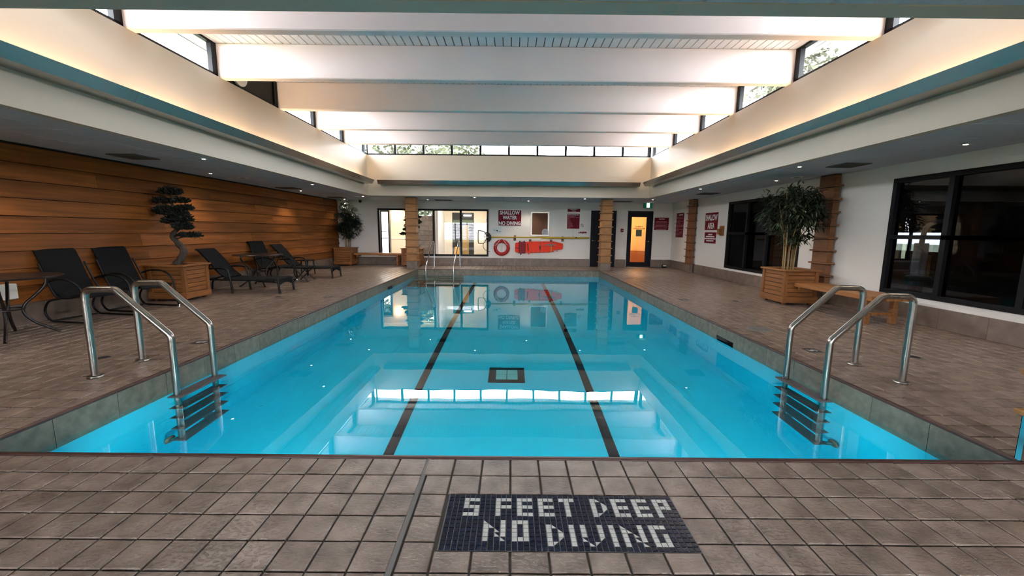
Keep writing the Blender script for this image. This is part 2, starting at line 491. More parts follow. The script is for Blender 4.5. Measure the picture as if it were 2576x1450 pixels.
# coping: stone tiles above and below the water line, dark nosing on the edge
CL = .4655
def coping(x, y, along, inward, n, start, skip=None):
    for k in range(n):
        a, b = start + k*CL + .002, start + (k+1)*CL - .002
        lo, hi = (PY0, PY1) if along == 'y' else (PX0, PX1)
        a, b = max(a, lo), min(b, hi)
        if b - a < .02: continue
        for (p, q, z0) in ([(a, b, -.30)] if not skip or b < skip[0] or a > skip[1] else
                           [(a, max(a, skip[0]), -.30), (max(a, skip[0]), min(b, skip[1]), -.150), (min(b, skip[1]), b, -.30)]):
            if q - p < .004: continue
            m = MB()
            t0, t1 = sorted((0 - .012*inward, .002*inward))
            if along == 'y': m.bbox(x+t0, x+t1, p, q, z0, -.004, .002)
            else: m.bbox(p, q, y+t0, y+t1, z0, -.004, .002)
            m.build('coping_tile', 'coping_tile', pool)
coping(PX0, 0, 'y', 1, 26, 2.2025, (10.36, 10.79))
coping(PX1, 0, 'y', -1, 26, 2.257 - CL, (5.29, 5.74))
coping(0, PY1, 'x', -1, 14, PX0 - .12)
coping(0, PY0, 'x', 1, 14, PX0)
for n_, (x0, x1, y0, y1) in enumerate(((PX0-.03, PX1+.03, PY0-.03, PY0+.004), (PX0-.03, PX1+.03, PY1-.004, PY1+.03), (PX0-.03, PX0+.004, PY0+.004, PY1-.004), (PX1-.004, PX1+.03, PY0+.004, PY1-.004))):
    MB().bbox(x0, x1, y0, y1, -.022, .004, .006).build('coping_nosing', 'coping_nosing', pool, .8)
for x0, x1 in ((-1.232, -1.132), (.975, 1.078)):
    m = MB().box(x0, x1, PY0 + .3, 13.27, ZB + .001, ZB + .006).build('lane_line', 'pool_black', pool)
dr = MB().box(-.302, .198, 5.27, 5.75, ZB + .001, ZB + .012).build('main_drain', 'pool_black', pool)
m = MB()
for k in range(2):
    for j in range(2):
        m.box(-.20 + k*.155, -.055 + k*.155, 5.36 + j*.155, 5.505 + j*.155, ZB + .012, ZB + .02)
m.build('drain_grate', 'drain_grate', dr)
# entry steps in the far left corner
for k in range(4):
    z = -.34 - .30*k
    m = MB().box(PX0 + .003, -1.62, PY1 - .36*(k+1), PY1 - .36*k - .003, ZB + .002, z)
    m.build('step', 'pool_step_tile', pool)
# underwater lamps added unseen in the near end wall to brighten the water
for x in (-2.1, -.1, 1.9):
    lp = MB().lathe([(.10, 0), (.14, 0), (.145, .015), (.11, .03), (.10, .012)], c=(x, PY0 + .001, -.62), n=28, axis='y').build('added_underwater_lamp', 'steel', pool, .6)
    MB().lathe([(.002, .010), (.099, .010), (.099, .014), (.002, .02)], c=(x, PY0 + .001, -.62), n=24, axis='y').build('lens', 'tube_glow', lp, .6)
    l = bpy.data.lights.new('added_underwater_beam', 'AREA'); l.shape = 'DISK'; l.size = .2; l.energy = ADDED_POOL_LAMP_W; l.color = (.80, .95, 1.0); l.spread = 2.5
    o = bpy.data.objects.new('added_underwater_beam', l); C.objects.link(o); o.parent = lp
    o.location = (x, PY0 + .04, -.62); o.rotation_euler = (math.pi/2 + .10, 0, 0)
water = MB().add([(PX0+.002, PY0+.002, ZW), (PX1-.002, PY0+.002, ZW), (PX1-.002, PY1-.002, ZW), (PX0+.002, PY1-.002, ZW)], [(0, 1, 2, 3)]).build('pool_water', 'pool_water', normals=False)
tag(water, 'still turquoise water filling the indoor swimming pool', 'water', kind='stuff')

# ================================================================== WALLS
def wall_y(name, y0, y1, x0, x1, z0, z1, holes, m, label):
    """wall in the XZ plane with rectangular holes [(hx0, hx1, hz0, hz1)]"""
    mb = MB()
    xs = sorted({x0, x1, *[h[0] for h in holes], *[h[1] for h in holes]}); zs = sorted({z0, z1, *[h[2] for h in holes], *[h[3] for h in holes]})
    for i in range(len(xs)-1):
        for j in range(len(zs)-1):
            cx, cz = (xs[i]+xs[i+1])/2, (zs[j]+zs[j+1])/2
            if any(h[0] < cx < h[1] and h[2] < cz < h[3] for h in holes): continue
            mb.box(xs[i], xs[i+1], y0, y1, zs[j], zs[j+1])
    return struct(mb.build(name, m), label)
def wall_x(name, x0, x1, y0, y1, z0, z1, holes, m, label):
    mb = MB()
    ys = sorted({y0, y1, *[h[0] for h in holes], *[h[1] for h in holes]}); zs = sorted({z0, z1, *[h[2] for h in holes], *[h[3] for h in holes]})
    for i in range(len(ys)-1):
        for j in range(len(zs)-1):
            c1, c2 = (ys[i]+ys[i+1])/2, (zs[j]+zs[j+1])/2
            if any(h[0] < c1 < h[1] and h[2] < c2 < h[3] for h in holes): continue
            mb.box(x0, x1, ys[i], ys[i+1], zs[j], zs[j+1])
    return struct(mb.build(name, m), label)
BW = (-5.0, -.87, .35, 2.098)                       # back window
D1 = (2.955, 3.90, 0, 2.09); D2 = (4.33, 5.268, 0, 2.085)
wall_y('wall_back', YF, YF + .15, XL - .2, XR + .2, 0, ZC + .1, [BW, D1, D2], 'white_paint', 'white painted back wall')
RW1 = (8.55, 11.475, .345, 2.15); RW2 = (3.78, 6.57, .385, 2.17)
wall_x('wall_right', XR, XR + .15, YN, YF, 0, ZC + .1, [RW1, RW2], 'white_paint', 'white textured right wall')
NW = [(-5.5, -1.7, .3, 2.0), (.6, 4.4, .3, 2.0)]
wall_y('wall_front', YN - .15, YN, XL - .2, XR + .2, 0, ZC + .1, NW, 'white_paint', 'white wall behind the camera')
wl = struct(MB().box(XL - .15, XL - .012, YN, YF, 0, ZC + .1).build('wall_left', 'black_louver'), 'cedar clad left wall')
# lapped cedar boards
ROW = .2305
for r in range(10):
    z0 = .29 + r*ROW; z1 = min(z0 + ROW - .007, ZC)  # gap bares the black wall behind, standing in for the lap shadow
    if z1 - z0 < .03: continue
    y = YN + .01 - rng.uniform(0, 1.5)
    while y < YF - .01:
        ln = rng.choice([2.4, 3.05, 3.6, 4.2]); a, b = max(y, YN + .01), min(y + ln - .003, YF - .004); y += ln
        if b - a < .05: continue
        cy_, hz = (a+b)/2, (z1 - z0)
        tp = .004
        m = MB().add([(XL-.012, a-cy_, 0), (XL+.032, a-cy_, 0), (XL+tp, a-cy_, hz), (XL-.012, a-cy_, hz), (XL-.012, b-cy_, 0), (XL+.032, b-cy_, 0), (XL+tp, b-cy_, hz), (XL-.012, b-cy_, hz)],
                     [(0,1,2,3),(7,6,5,4),(1,5,6,2),(0,4,5,1),(3,2,6,7),(0,3,7,4)])
        m.build('cedar_board', 'cedar_board', wl, loc=(0, cy_, z0))
# tiled base along the walls
def base_run(name, axis, a, b, fixed, inward, label, gaps=()):
    root = struct(empty(name, (0, 0, 0)), label)
    k = a
    while k < b - .02:
        e = min(k + .60, b)
        for g0, g1 in gaps:
            if k < g0 < e: e = g0
        if not any(g0 - 1e-4 <= k < g1 for g0, g1 in gaps) and e - k > .01:
            m = MB()
            t0, t1 = sorted((fixed, fixed + .018*inward))
            if axis == 'y': m.bbox(t0, t1, k + .002, e - .002, .001, .285, .003)
            else: m.bbox(k + .002, e - .002, t0, t1, .001, .285, .003)
            m.build('base_tile', 'base_tile', root)
            k = e
        else:
            k = [g1 for g0, g1 in gaps if g0 - 1e-4 <= k < g1][0] if any(g0 - 1e-4 <= k < g1 for g0, g1 in gaps) else e
base_run('baseboard_left', 'y', YN, YF, XL + .001, 1, 'tile base under the cedar wall')
base_run('baseboard_right', 'y', YN, YF, XR - .001, -1, 'tile base under the right wall')
base_run('baseboard_back', 'x', XL + .02, XR - .02, YF - .001, -1, 'tile base under the back wall', [(2.94, 3.915), (4.315, 5.283)])

# ================================================================== CEILING ROUND THE OPENING
ceil = struct(MB().box(XL-.2, OX0-.14, YN-.2, YF+.2, ZC+.022, ZC+.16).box(OX1+.14, XR+.2, YN-.2, YF+.2, ZC+.022, ZC+.16)
      .box(OX0-.14, OX1+.14, OY1+.14, YF+.2, ZC+.022, ZC+.16).box(OX0-.14, OX1+.14, YN-.2, OY0-.14, ZC+.022, ZC+.16).build('ceiling', 'black_louver'), 'grey panel ceiling round the roof opening')
PG = .605
shared = {}
def panel_field(a, b, c, d):
    i0, i1 = math.floor((a + .31)/PG), math.ceil((b + .31)/PG); j0, j1 = math.floor((c - 4.17)/PG), math.ceil((d - 4.17)/PG)
    for i in range(i0, i1):
        for j in range(j0, j1):
            x0, x1, y0, y1 = max(a, -.31+i*PG), min(b, -.31+(i+1)*PG), max(c, 4.17+j*PG), min(d, 4.17+(j+1)*PG)
            if x1-x0 < .02 or y1-y0 < .02: continue
            k = (round(x1-x0, 3), round(y1-y0, 3))
            if k not in shared: shared[k] = MB().bbox(-(x1-x0)/2+.005, (x1-x0)/2-.005, -(y1-y0)/2+.005, (y1-y0)/2-.005, 0, .02, .004).mesh('ceiling_panel', 'ceiling_panel')
            link('ceiling_panel', shared[k], ceil, ((x0+x1)/2, (y0+y1)/2, ZC))
e = .105
panel_field(XL, OX0-e, YN, YF); panel_field(OX1+e, XR, YN, YF); panel_field(OX0-e, OX1+e, OY1+e, YF); panel_field(OX0-e, OX1+e, YN, OY0-e)
# drywall fascia of the opening (wall from ceiling to clerestory) with its lower return
def fascia(name, x0, x1, y0, y1, label):
    return struct(MB().box(x0, x1, y0, y1, ZC - .004, ZS).build(name, 'fascia_paint'), label)
fascia('wall_fascia_left', OX0-.11, OX0, OY0-.11, OY1+.11, 'cream fascia wall over the left pool side')
fascia('wall_fascia_right', OX1, OX1+.11, OY0-.11, OY1+.11, 'cream fascia wall over the right pool side')
fascia('wall_fascia_back', OX0, OX1, OY1, OY1+.11, 'cream fascia wall over the far pool end')
fascia('wall_fascia_front', OX0, OX1, OY0-.11, OY0, 'cream fascia wall above the near pool edge')
EV = .42                                     # eave overhang
# raised ceiling: beams and tongue-and-groove planks
sky = struct(MB().box(OX0-EV-.02, OX1+EV+.02, OY0-EV-.02, OY1+EV+.02, ZP+.024, ZP+.2).build('ceiling_raised', 'roof_grey'), 'raised white beamed ceiling over the pool')
for y in (3.6, 5.20, 6.775, 8.43, 9.99, 11.595):
    MB().bbox(OX0-.10, OX1+.10, y, y+.142, ZS, ZP, .012).build('beam', 'beam_paint', sky, .6)
PW = .126
n0 = int((OX0 - EV)/PW)
pm = MB().add([(-PW/2+.0045, OY0-EV, .012), (PW/2-.0045, OY0-EV, .012), (PW/2-.0045, OY1+EV, .012), (-PW/2+.0045, OY1+EV, .012),
               (-PW/2+.009, OY0-EV, 0), (PW/2-.009, OY0-EV, 0), (PW/2-.009, OY1+EV, 0), (-PW/2+.009, OY1+EV, 0)],
              [(0,1,2,3),(7,6,5,4),(0,4,5,1),(1,5,6,2),(2,6,7,3),(3,7,4,0)]).mesh('plank', 'plank_paint')
for k in range(n0, int((OX1 + EV)/PW) + 1):
    link('plank', pm, sky, (k*PW + .03, 0, ZP))
MB().box(OX0-EV, OX1+EV, OY0-EV, OY1+EV, ZP+.013, ZP+.0235).build('groove_backing', 'black_louver', sky)

# clerestory windows
NWIN = [0]
def clerestory(axis, a, b, fixed, out, lights=1, closed=False):
    NWIN[0] += 1
    g0, g1 = sorted((fixed + .03*out, fixed + .10*out))
    def bx(m, p, q, z0, z1, u0=g0, u1=g1):
        return m.box(u0, u1, p, q, z0, z1) if axis == 'y' else m.box(p, q, u0, u1, z0, z1)
    root = MB(); bx(root, a, b, ZS, ZS+.045); bx(root, a, b, ZP-.035, ZP-.002); bx(root, a, a+.035, ZS+.03, ZP-.035); bx(root, b-.11, b, ZS+.03, ZP-.035)
    o = struct(root.build('window_%d' % NWIN[0], 'black_frame'), None)
    st = (b - a) / lights
    for k in range(1, lights):
        m = MB(); bx(m, a+k*st-.034, a+k*st+.034, ZS+.03, ZP-.035); m.build('mullion', 'black_frame', o)
    mid = (g0+g1)/2
    for k in range(lights):
        m = MB(); bx(m, a+k*st+.005, a+(k+1)*st-.005, ZS+.01, ZP-.01, mid-.003, mid+.003)
        m.build('pane' if not closed else 'louver_panel', 'pane_glass' if not closed else 'black_louver', o)
    return o
edges = [OY0, 3.6, 3.742, 5.20, 5.342, 6.775, 6.917, 8.43, 8.572, 9.99, 10.132, 11.595, 11.737, OY1]
for s in range(0, len(edges), 2):
    clerestory('y', edges[s], edges[s+1], OX0, -1, 1, closed=(s == 6))
    clerestory('y', edges[s], edges[s+1], OX1, 1, 1)
clerestory('x', OX0, OX1, OY1, 1, 10)
clerestory('x', OX0, OX1, OY0, -1, 10)  # near band is unseen, included for the light it lets in
# round exhaust fan behind the blacked-out left bay
fx = empty('exhaust_fan', (OX0 - .02, 7.28, 3.86), 0, 'white rimmed round exhaust fan in the blacked-out left clerestory bay', 'fan')
MB().lathe([(.17, -.02), (.185, -.02), (.185, .02), (.17, .02)], n=28, axis='x').build('rim', 'white_enamel', fx, .6)
MB().lathe([(.03, -.015), (.05, -.01), (.05, .012), (.02, .02)], n=16, axis='x').build('hub', 'grey_plastic', fx, .6)
for k in range(5):
    a = 2*math.pi*k/5; u = Vector((0, math.cos(a), math.sin(a))); v = Vector((0, -math.sin(a), math.cos(a)))
    q = [u*.04 - v*.02 + Vector((-.006,0,0)), u*.165 - v*.05 + Vector((-.006,0,0)), u*.165 + v*.04 + Vector((.01,0,0)), u*.04 + v*.02 + Vector((.01,0,0))]
    n = Vector((.003, 0, 0))
    MB().add([p-n for p in q] + [p+n for p in q], [(3,2,1,0),(4,5,6,7),(0,1,5,4),(1,2,6,5),(2,3,7,6),(3,0,4,7)]).build('blade', 'grey_plastic', fx)

# metal light valances; the two long ones hide warm strip lamps
def valance(name, pts, label, lamps):
    o = None
    prof = [(0, 2.716), (.250, 2.716), (.325, 2.828), (.316, 2.834), (.244, 2.728), (0, 2.728)]
    ax, a, b, fixed, sgn = pts
    f = (lambda d, z, c: (fixed + sgn*d, c, z)) if ax == 'y' else (lambda d, z, c: (c, fixed + sgn*d, z))
    root = empty(name, (0, 0, 0), 0, label, 'light valance')
    n = max(1, round((b - a) / 2.4)); st = (b - a) / n
    for k in range(n):
        MB().prism(prof, a + k*st + .0015, a + (k+1)*st - .0015, f).build('metal_panel', 'valance_metal', root)
    if lamps:
        m_ = 8; sl = (b - a - .3) / m_
        for k in range(m_):
            l = bpy.data.lights.new('cove_lamp', 'AREA'); l.shape = 'RECTANGLE'; l.size = .05; l.size_y = sl - .16
            l.energy = COVE_W; l.color = (1.0, .66, .36)
            o = bpy.data.objects.new('cove_lamp', l); C.objects.link(o); o.parent = root
            o.location = (fixed + sgn*.055, a + .15 + (k+.5)*sl, 2.745)
            o.rotation_euler = (0, math.pi - sgn*.12, 0)
    return root
valance('light_valance', ('y', OY0 + .02, 12.95, OX0, 1), 'long brushed metal light valance along the left fascia wall', True)
valance('light_valance', ('y', OY0 + .02, 12.95, OX1, -1), 'long brushed metal light valance along the right fascia wall', True)
valance('light_valance', ('x', -4.17, 3.97, OY1, -1), 'unlit metal light valance across the far fascia wall', False)

# ================================================================== BACK WINDOW, DOORS
def window(name, axis, hole, face, depth, vm, hm, gm, fw=.065, label=None, blinds=False):
    """black framed window set in a wall; vm = vertical mullion positions, hm = horizontal bars"""
    a, b, z0, z1 = hole
    u0, u1 = face - .012, face + depth
    if axis == 'y': u0, u1 = sorted((face, face + depth))
    def bx(m, p, q, s, t, d0=u0, d1=u1): return m.box(p, q, d0, d1, s, t) if axis == 'x' else m.box(d0, d1, p, q, s, t)
    m = MB(); bx(m, a, b, z0, z0+fw); bx(m, a, b, z1-fw, z1); bx(m, a, a+fw, z0+fw, z1-fw); bx(m, b-fw, b, z0+fw, z1-fw)
    o = struct(m.build(name, 'black_frame'), label)
    xs = [a+fw] + sum([[v-.035, v+.035] for v in vm], []) + [b-fw]
    for v in vm: k = MB(); bx(k, v-.035, v+.035, z0+fw, z1-fw); k.build('mullion', 'black_frame', o)
    zs = [z0+fw] + sum([[h-.03, h+.03] for h in hm], []) + [z1-fw]
    for i in range(0, len(xs), 2):
        for h in hm: k = MB(); bx(k, xs[i], xs[i+1], h-.03, h+.03); k.build('glazing_bar', 'black_frame', o)
        for j in range(0, len(zs), 2):
            mid = (u0+u1)/2
            k = MB(); bx(k, xs[i], xs[i+1], zs[j], zs[j+1], mid-.003, mid+.003); k.build('pane', gm, o)
            if blinds:
                for s in range(int((zs[j+1]-zs[j]) / .09)):
                    k = MB(); bx(k, xs[i], xs[i+1], zs[j]+.012+s*.09, zs[j]+.072+s*.09, mid-.05, mid-.045); k.build('slat', 'hall_white', o)
    return o
window('window_20', 'x', BW, YF - .02, .12, [-3.94, -2.92, -1.907], [], 'pane_glass', label='black framed window in the back wall')
window('window_21', 'y', RW1, XR - .015, .12, [10.55, 9.70], [1.30], 'gym_glass', label='far dark window in the right wall')
window('window_22', 'y', RW2, XR - .015, .12, [5.70, 4.74], [1.27], 'gym_glass', label='near dark window in the right wall')
for k, h in enumerate(NW): window('window_%d' % (23+k), 'x', h, YN - .13, .12, [h[0]+.95, h[0]+1.9, h[0]+2.85], [], 'pane_glass', label='window behind the camera', blinds=True)
# white sill below the right windows comes from the wall itself
d1 = struct(MB().box(D1[0], D1[0]+.05, YF-.02, YF+.12, 0, D1[3]).box(D1[1]-.05, D1[1], YF-.02, YF+.12, 0, D1[3]).box(D1[0]+.05, D1[1]-.05, YF-.02, YF+.12, D1[3]-.05, D1[3]).build('door_1', 'navy_door'), 'solid navy door behind the right pool column')
MB().bbox(D1[0]+.052, D1[1]-.052, YF+.01, YF+.055, .012, D1[3]-.052, .003).build('door_leaf', 'navy_door', d1)
def lever(parent, x, z, y, s, name='door_handle'):
    m = MB().lathe([(.027, 0), (.03, -.006), (.024, -.014)], c=(x, y, z), n=18, axis='y')
    m.tube(bez([(x, y-.01, z), (x, y-.05, z), (x+s*.03, y-.058, z), (x+s*.12, y-.055, z-.004)], 4), .009, 8)
    return m.build(name, 'chrome', parent, .7)
lever(d1, 3.04, .98, YF + .01, 1)
d2 = struct(MB().box(D2[0], D2[0]+.05, YF-.02, YF+.12, 0, D2[3]).box(D2[1]-.05, D2[1], YF-.02, YF+.12, 0, D2[3]).box(D2[0]+.05, D2[1]-.05, YF-.02, YF+.12, D2[3]-.05, D2[3]).build('door_2', 'navy_door'), 'navy door with tall glass panel lit from behind')
lx0, lx1 = D2[0]+.052, D2[1]-.052
MB().box(lx0, 4.485, YF+.01, YF+.055, .012, D2[3]-.052).box(5.045, lx1, YF+.01, YF+.055, .012, D2[3]-.052).box(4.485, 5.045, YF+.01, YF+.055, .012, .185).box(4.485, 5.045, YF+.01, YF+.055, 1.866, D2[3]-.052).build('door_leaf', 'navy_door', d2)
MB().box(4.485, 5.045, YF+.03, YF+.036, .185, 1.866).build('pane', 'pane_glass', d2)
lever(d2, 5.145, .97, YF + .01, -1)
text("WOMEN'S", .30, .045, 'ink_black', d2, (4.765, YF+.027, 1.515), (math.pi/2, 0, 0), bold=.02)
text('CHANGE ROOM', .44, .055, 'ink_black', d2, (4.765, YF+.027, 1.445), (math.pi/2, 0, 0), bold=.02)
MB().box(4.665, 4.885, YF+.026, YF+.0285, 1.155, 1.41).build('poster', 'poster_green', d2)
MB().box(D2[0]+.02, D2[1]-.02, YF-.06, YF+.08, .001, .012).build('threshold', 'alu', d2)
# ================================================================== ROOMS BEHIND
def room(prefix, x0, x1, y0, y1, z1, wallm, floorm, skip=()):
    if 'floor' not in skip: struct(MB().box(x0, x1, y0, y1, -.1, 0).build('floor_' + prefix, floorm))
    struct(MB().box(x0, x1, y0, y1, z1, z1+.1).build('ceiling_' + prefix, wallm))
    if 'l' not in skip: struct(MB().box(x0-.1, x0, y0, y1, 0, z1+.1).build('wall_%s_left' % prefix, wallm))
    if 'r' not in skip: struct(MB().box(x1, x1+.1, y0, y1, 0, z1+.1).build('wall_%s_right' % prefix, wallm))
    if 'b' not in skip: struct(MB().box(x0-.1, x1+.1, y1, y1+.1, 0, z1+.1).build('wall_%s_back' % prefix, wallm))
    if 'f' not in skip: struct(MB().box(x0-.1, x1+.1, y0-.1, y0, 0, z1+.1).build('wall_%s_front' % prefix, wallm))
HY0, HY1 = YF + .16, 18.5
# hallway behind the back window; its back wall has an outside door opening on the left
room('hall', -6.5, -.3, HY0, HY1, 2.55, 'hall_cream', 'hall_floor', skip=('b', 'f'))
wall_y('wall_hall_back', HY1, HY1+.12, -6.6, -.2, 0, 2.65, [(-5.95, -5.42, .02, 2.3), (-4.35, -3.55, 1.95, 2.5)], 'hall_cream', 'cream back wall of the hallway')
hd = struct(MB().box(-5.95, -5.90, HY1-.02, HY1+.1, .02, 2.3).box(-5.47, -5.42, HY1-.02, HY1+.1, .02, 2.3).box(-5.90, -5.47, HY1-.02, HY1+.1, 2.2, 2.3).build('door_3', 'grey_plastic'), 'glazed outside door at the end of the hallway')
MB().box(-5.89, -5.83, HY1-.01, HY1+.04, .03, 2.19).box(-5.54, -5.48, HY1-.01, HY1+.04, .03, 2.19).box(-5.83, -5.54, HY1-.01, HY1+.04, .03, .2).box(-5.83, -5.54, HY1-.01, HY1+.04, 2.1, 2.19).build('door_leaf', 'black_frame', hd)
MB().box(-5.83, -5.54, HY1+.01, HY1+.015, .2, 2.1).build('pane', 'pane_glass', hd)
for z in (.92, 1.22): MB().box(-5.83, -5.54, HY1-.04, HY1-.015, z, z+.03).build('push_bar', 'black_frame', hd)
# stone block wall in the hallway
sw = struct(MB().box(-4.30, -3.50, HY1-.10, HY1-.001, 0, 1.95).build('wall_hall_stone', 'stone_block'), 'dark stone block wall in the hallway')
for r in range(9):
    z0 = r*.215; off = (r % 2)*.2
    xs = [-4.30] + [x for x in (-4.3 + .2 + off, -4.3 + .6 + off) if x < -3.52] + [-3.50]
    for a, b in zip(xs, xs[1:]):
        MB().bbox(a+.004, b-.004, HY1-.115 - rng.uniform(0, .008), HY1-.101, z0+.004, z0+.211, .006).build('stone_block', 'stone_block', sw)
# railing in the high window above the stone wall
rl = empty('stair_railing', (-3.95, HY1-.05, 1.95), 0, 'dark metal railing above the stone wall seen through the back window', 'railing')
MB().tube([(-.38, 0, .30), (.40, 0, .30)], .014).build('top_rail', 'black_frame', rl)
for k in range(6): MB().tube([(-.34+k*.135, 0, 0), (-.34+k*.135, 0, .30)], .009, 8).build('baluster', 'black_frame', rl)
# inner dark doorway with wooden door
dk = struct(MB().box(-2.66, -1.70, HY1-.03, HY1-.001, 0, 2.10).build('door_4', 'gym_dark'), 'dark doorway in the hallway')
MB().bbox(-2.20, -1.92, HY1-.10, HY1-.031, .01, 1.55, .004).build('door_leaf', 'hall_wood', dk)
MB().box(-2.62, -1.74, HY1-.05, HY1-.031, 1.56, 1.60).build('transom_bar', 'black_frame', dk)
MB().box(-2.62, -1.74, HY1-.04, HY1-.032, 1.61, 1.78).build('transom_panel', 'poster_green', dk)
tl = empty('tube_lamp', (-1.98, HY1-.06, 1.98), 0, 'short lit tube lamp above the dark hallway doorway', 'lamp')
MB().bbox(-.16, .16, -.02, .028, -.02, .02, .005).build('diffuser', 'tube_glow', tl)
MB().box(-.18, .18, .0285, .04, -.03, .03).build('housing', 'white_enamel', tl)
# wall ledge dado rail
struct(MB().box(-5.40, -4.32, HY1-.03, HY1-.001, .90, .93).build('trim_1', 'hall_white'))
struct(MB().box(-3.12, -3.02, HY1-1.6, HY1-.001, 0, 2.55).build('wall_hall_pier', 'hall_white'), 'pale pier in the hallway')
# sconce
sc = empty('wall_sconce', (-5.19, HY1-.001, 2.0), 0, 'glowing warm wall sconce in the hallway left of the stone wall', 'lamp')
MB().bbox(-.05, .05, -.03, 0, -.10, .10, .01).build('back_plate', 'alu', sc)
MB().lathe([(.045, -.16), (.085, -.12), (.095, 0), (.085, .14), (.05, .18)], c=(0, -.11, 0), n=20).build('shade', 'sconce_glow', sc, .8)
# clock
ck = empty('wall_clock', (-1.02, HY1-.002, 1.80), 0, 'round white wall clock with dark numerals at the right end of the hallway', 'clock')
MB().lathe([(.15, 0), (.155, -.03), (.145, -.035)], n=32, axis='y').build('face', 'sign_white', ck, .5)
for k in range(12):
    a = k*math.pi/6
    MB().box(.118*math.sin(a)-.012, .118*math.sin(a)+.012, -.038, -.0352, .118*math.cos(a)-.012, .118*math.cos(a)+.012).build('hour_mark', 'ink_black', ck)
MB().box(-.005, .005, -.041, -.0385, 0, .09).box(0, .06, -.041, -.0385, -.005, .005).build('hands', 'ink_black', ck)
# wet floor sign
wf = empty('wet_floor_sign', (-2.28, 17.1, 0), 0, 'yellow folding wet floor sign standing in the hallway', 'sign')
for s in (-1, 1):
    MB().add([(-.15, s*.17, .002), (.15, s*.17, .002), (.09, s*.012, .62), (-.09, s*.012, .62), (-.15, s*.17+s*.012, .002), (.15, s*.17+s*.012, .002), (.09, s*.024, .62), (-.09, s*.024, .62)],
             [(0,1,2,3),(7,6,5,4),(0,4,5,1),(1,5,6,2),(2,6,7,3),(3,7,4,0)]).build('board', 'safety_yellow', wf)
MB().tube([(-.06, 0, .62), (.06, 0, .62)], .014, 8).build('hinge', 'safety_yellow', wf)
# hallway ceiling lights
for k, x in enumerate((-4.6, -2.0)):
    o = empty('hall_light', (x, 17.0, 2.55), 0, ['square hallway ceiling light left of the wet floor sign', 'square hallway ceiling light right of the wet floor sign'][k], 'ceiling light')
    MB().box(-.3, .3, -.3, .3, -.035, 0).build('housing', 'white_enamel', o)
    MB().box(-.27, .27, -.27, .27, -.042, -.036).build('diffuser', 'ceiling_panel_glow', o)
# change room
room('change', 4.0, 5.9, HY0, 18.0, 2.5, 'change_wall', 'change_base', skip=('f',))
cw = [(4.05 + 1.8*t, 17.2 + .55*math.sin(math.pi*t)) for t in np.linspace(0, 1, 13)]
m = MB()
for (a, b), (c, d) in zip(cw, cw[1:]): m.add([(a,b,0),(c,d,0),(c,d,.52),(a,b,.52)], [(0,1,2,3)])
struct(m.build('wall_change_curved', 'change_base', normals=False), 'curved brown wall base in the change room')
o = empty('change_room_light', (4.9, 16.6, 2.5), 0, 'warm ceiling light in the change room behind the glazed door', 'ceiling light')
MB().lathe([(.16, 0), (.17, -.03), (.12, -.06)], n=24).build('diffuser', 'warm_panel_glow', o, .6)
# dark gym behind the right windows
room('gym', XR + .16, 11.5, 1.5, 13.5, 2.8, 'gym_dark', 'gym_floor', skip=('l', 'r'))
wall_x('wall_gym_right', 11.5, 11.6, 1.5, 13.5, 0, 2.9, [(11.0, 12.5, .80, 1.42)], 'gym_dark', 'far wall of the dark gym')
window('window_30', 'y', (11.0, 12.5, .80, 1.42), 11.52, .05, [11.9], [], 'gym_glass', fw=.05, label='small gym window seen through the dark glass')
def machine(loc, rz, label):
    t = empty('weight_machine', loc, rz, label, 'gym machine')
    MB().bbox(-.4, .4, -.3, .3, .002, .09, .01).build('base', 'machine_grey', t)
    MB().bbox(-.12, .12, -.10, .10, .09, 1.15, .01).build('tower', 'machine_grey', t)
    MB().box(-.08, .08, -.112, -.101, .62, .86).build('label_plate', 'label_rust', t)
    for s in (-1, 1): MB().tube(bez([(s*.17, 0, .09), (s*.17, 0, 1.25), (s*.15, -.08, 1.5), (s*.13, -.32, 1.56), (s*.12, -.42, 1.42)], 5), .035, 10).build('arm', 'machine_grey', t, .8)
    MB().lathe([(.02, -.03), (.30, -.025), (.30, .025), (.02, .03)], c=(.45, -.12, .62), n=24, axis='y').build('fan_wheel', 'fan_brass', t, .5)
    for k in range(8):
        a = k*math.pi/4
        MB().tube([(.45, -.15, .62), (.45+.28*math.cos(a), -.15, .62+.28*math.sin(a))], .008, 6).build('fan_spoke', 'black_frame', t)
    MB().bbox(-.42, -.18, -.2, .16, .45, .55, .02).build('seat', 'frame_black', t)
    return t
machine((7.75, 7.75, 0), .75, 'grey weight machine with brass fan wheel behind the near dark window')
o = empty('leaning_bar', (6.62, 4.95, 0), 0, 'pale bar leaning behind the right pane of the near dark window', 'bar')
MB().tube([(0, .55, .02), (.05, .10, 1.08)], [.05, .03], 8).build('shaft', 'machine_grey', o)
MB().lathe([(.05, 0), (.055, .02), (.05, .04)], c=(0, .55, 0), n=12).build('foot', 'frame_black', o)
o = empty('gym_light', (10.6, 8.75, 2.8), 0, 'warm ceiling light glowing in the gym behind the near dark window', 'ceiling light')
MB().box(-.6, .6, -.1, .1, -.05, 0).build('housing', 'white_enamel', o)
MB().box(-.56, .56, -.07, .07, -.056, -.0505).build('diffuser', 'gym_glow', o)

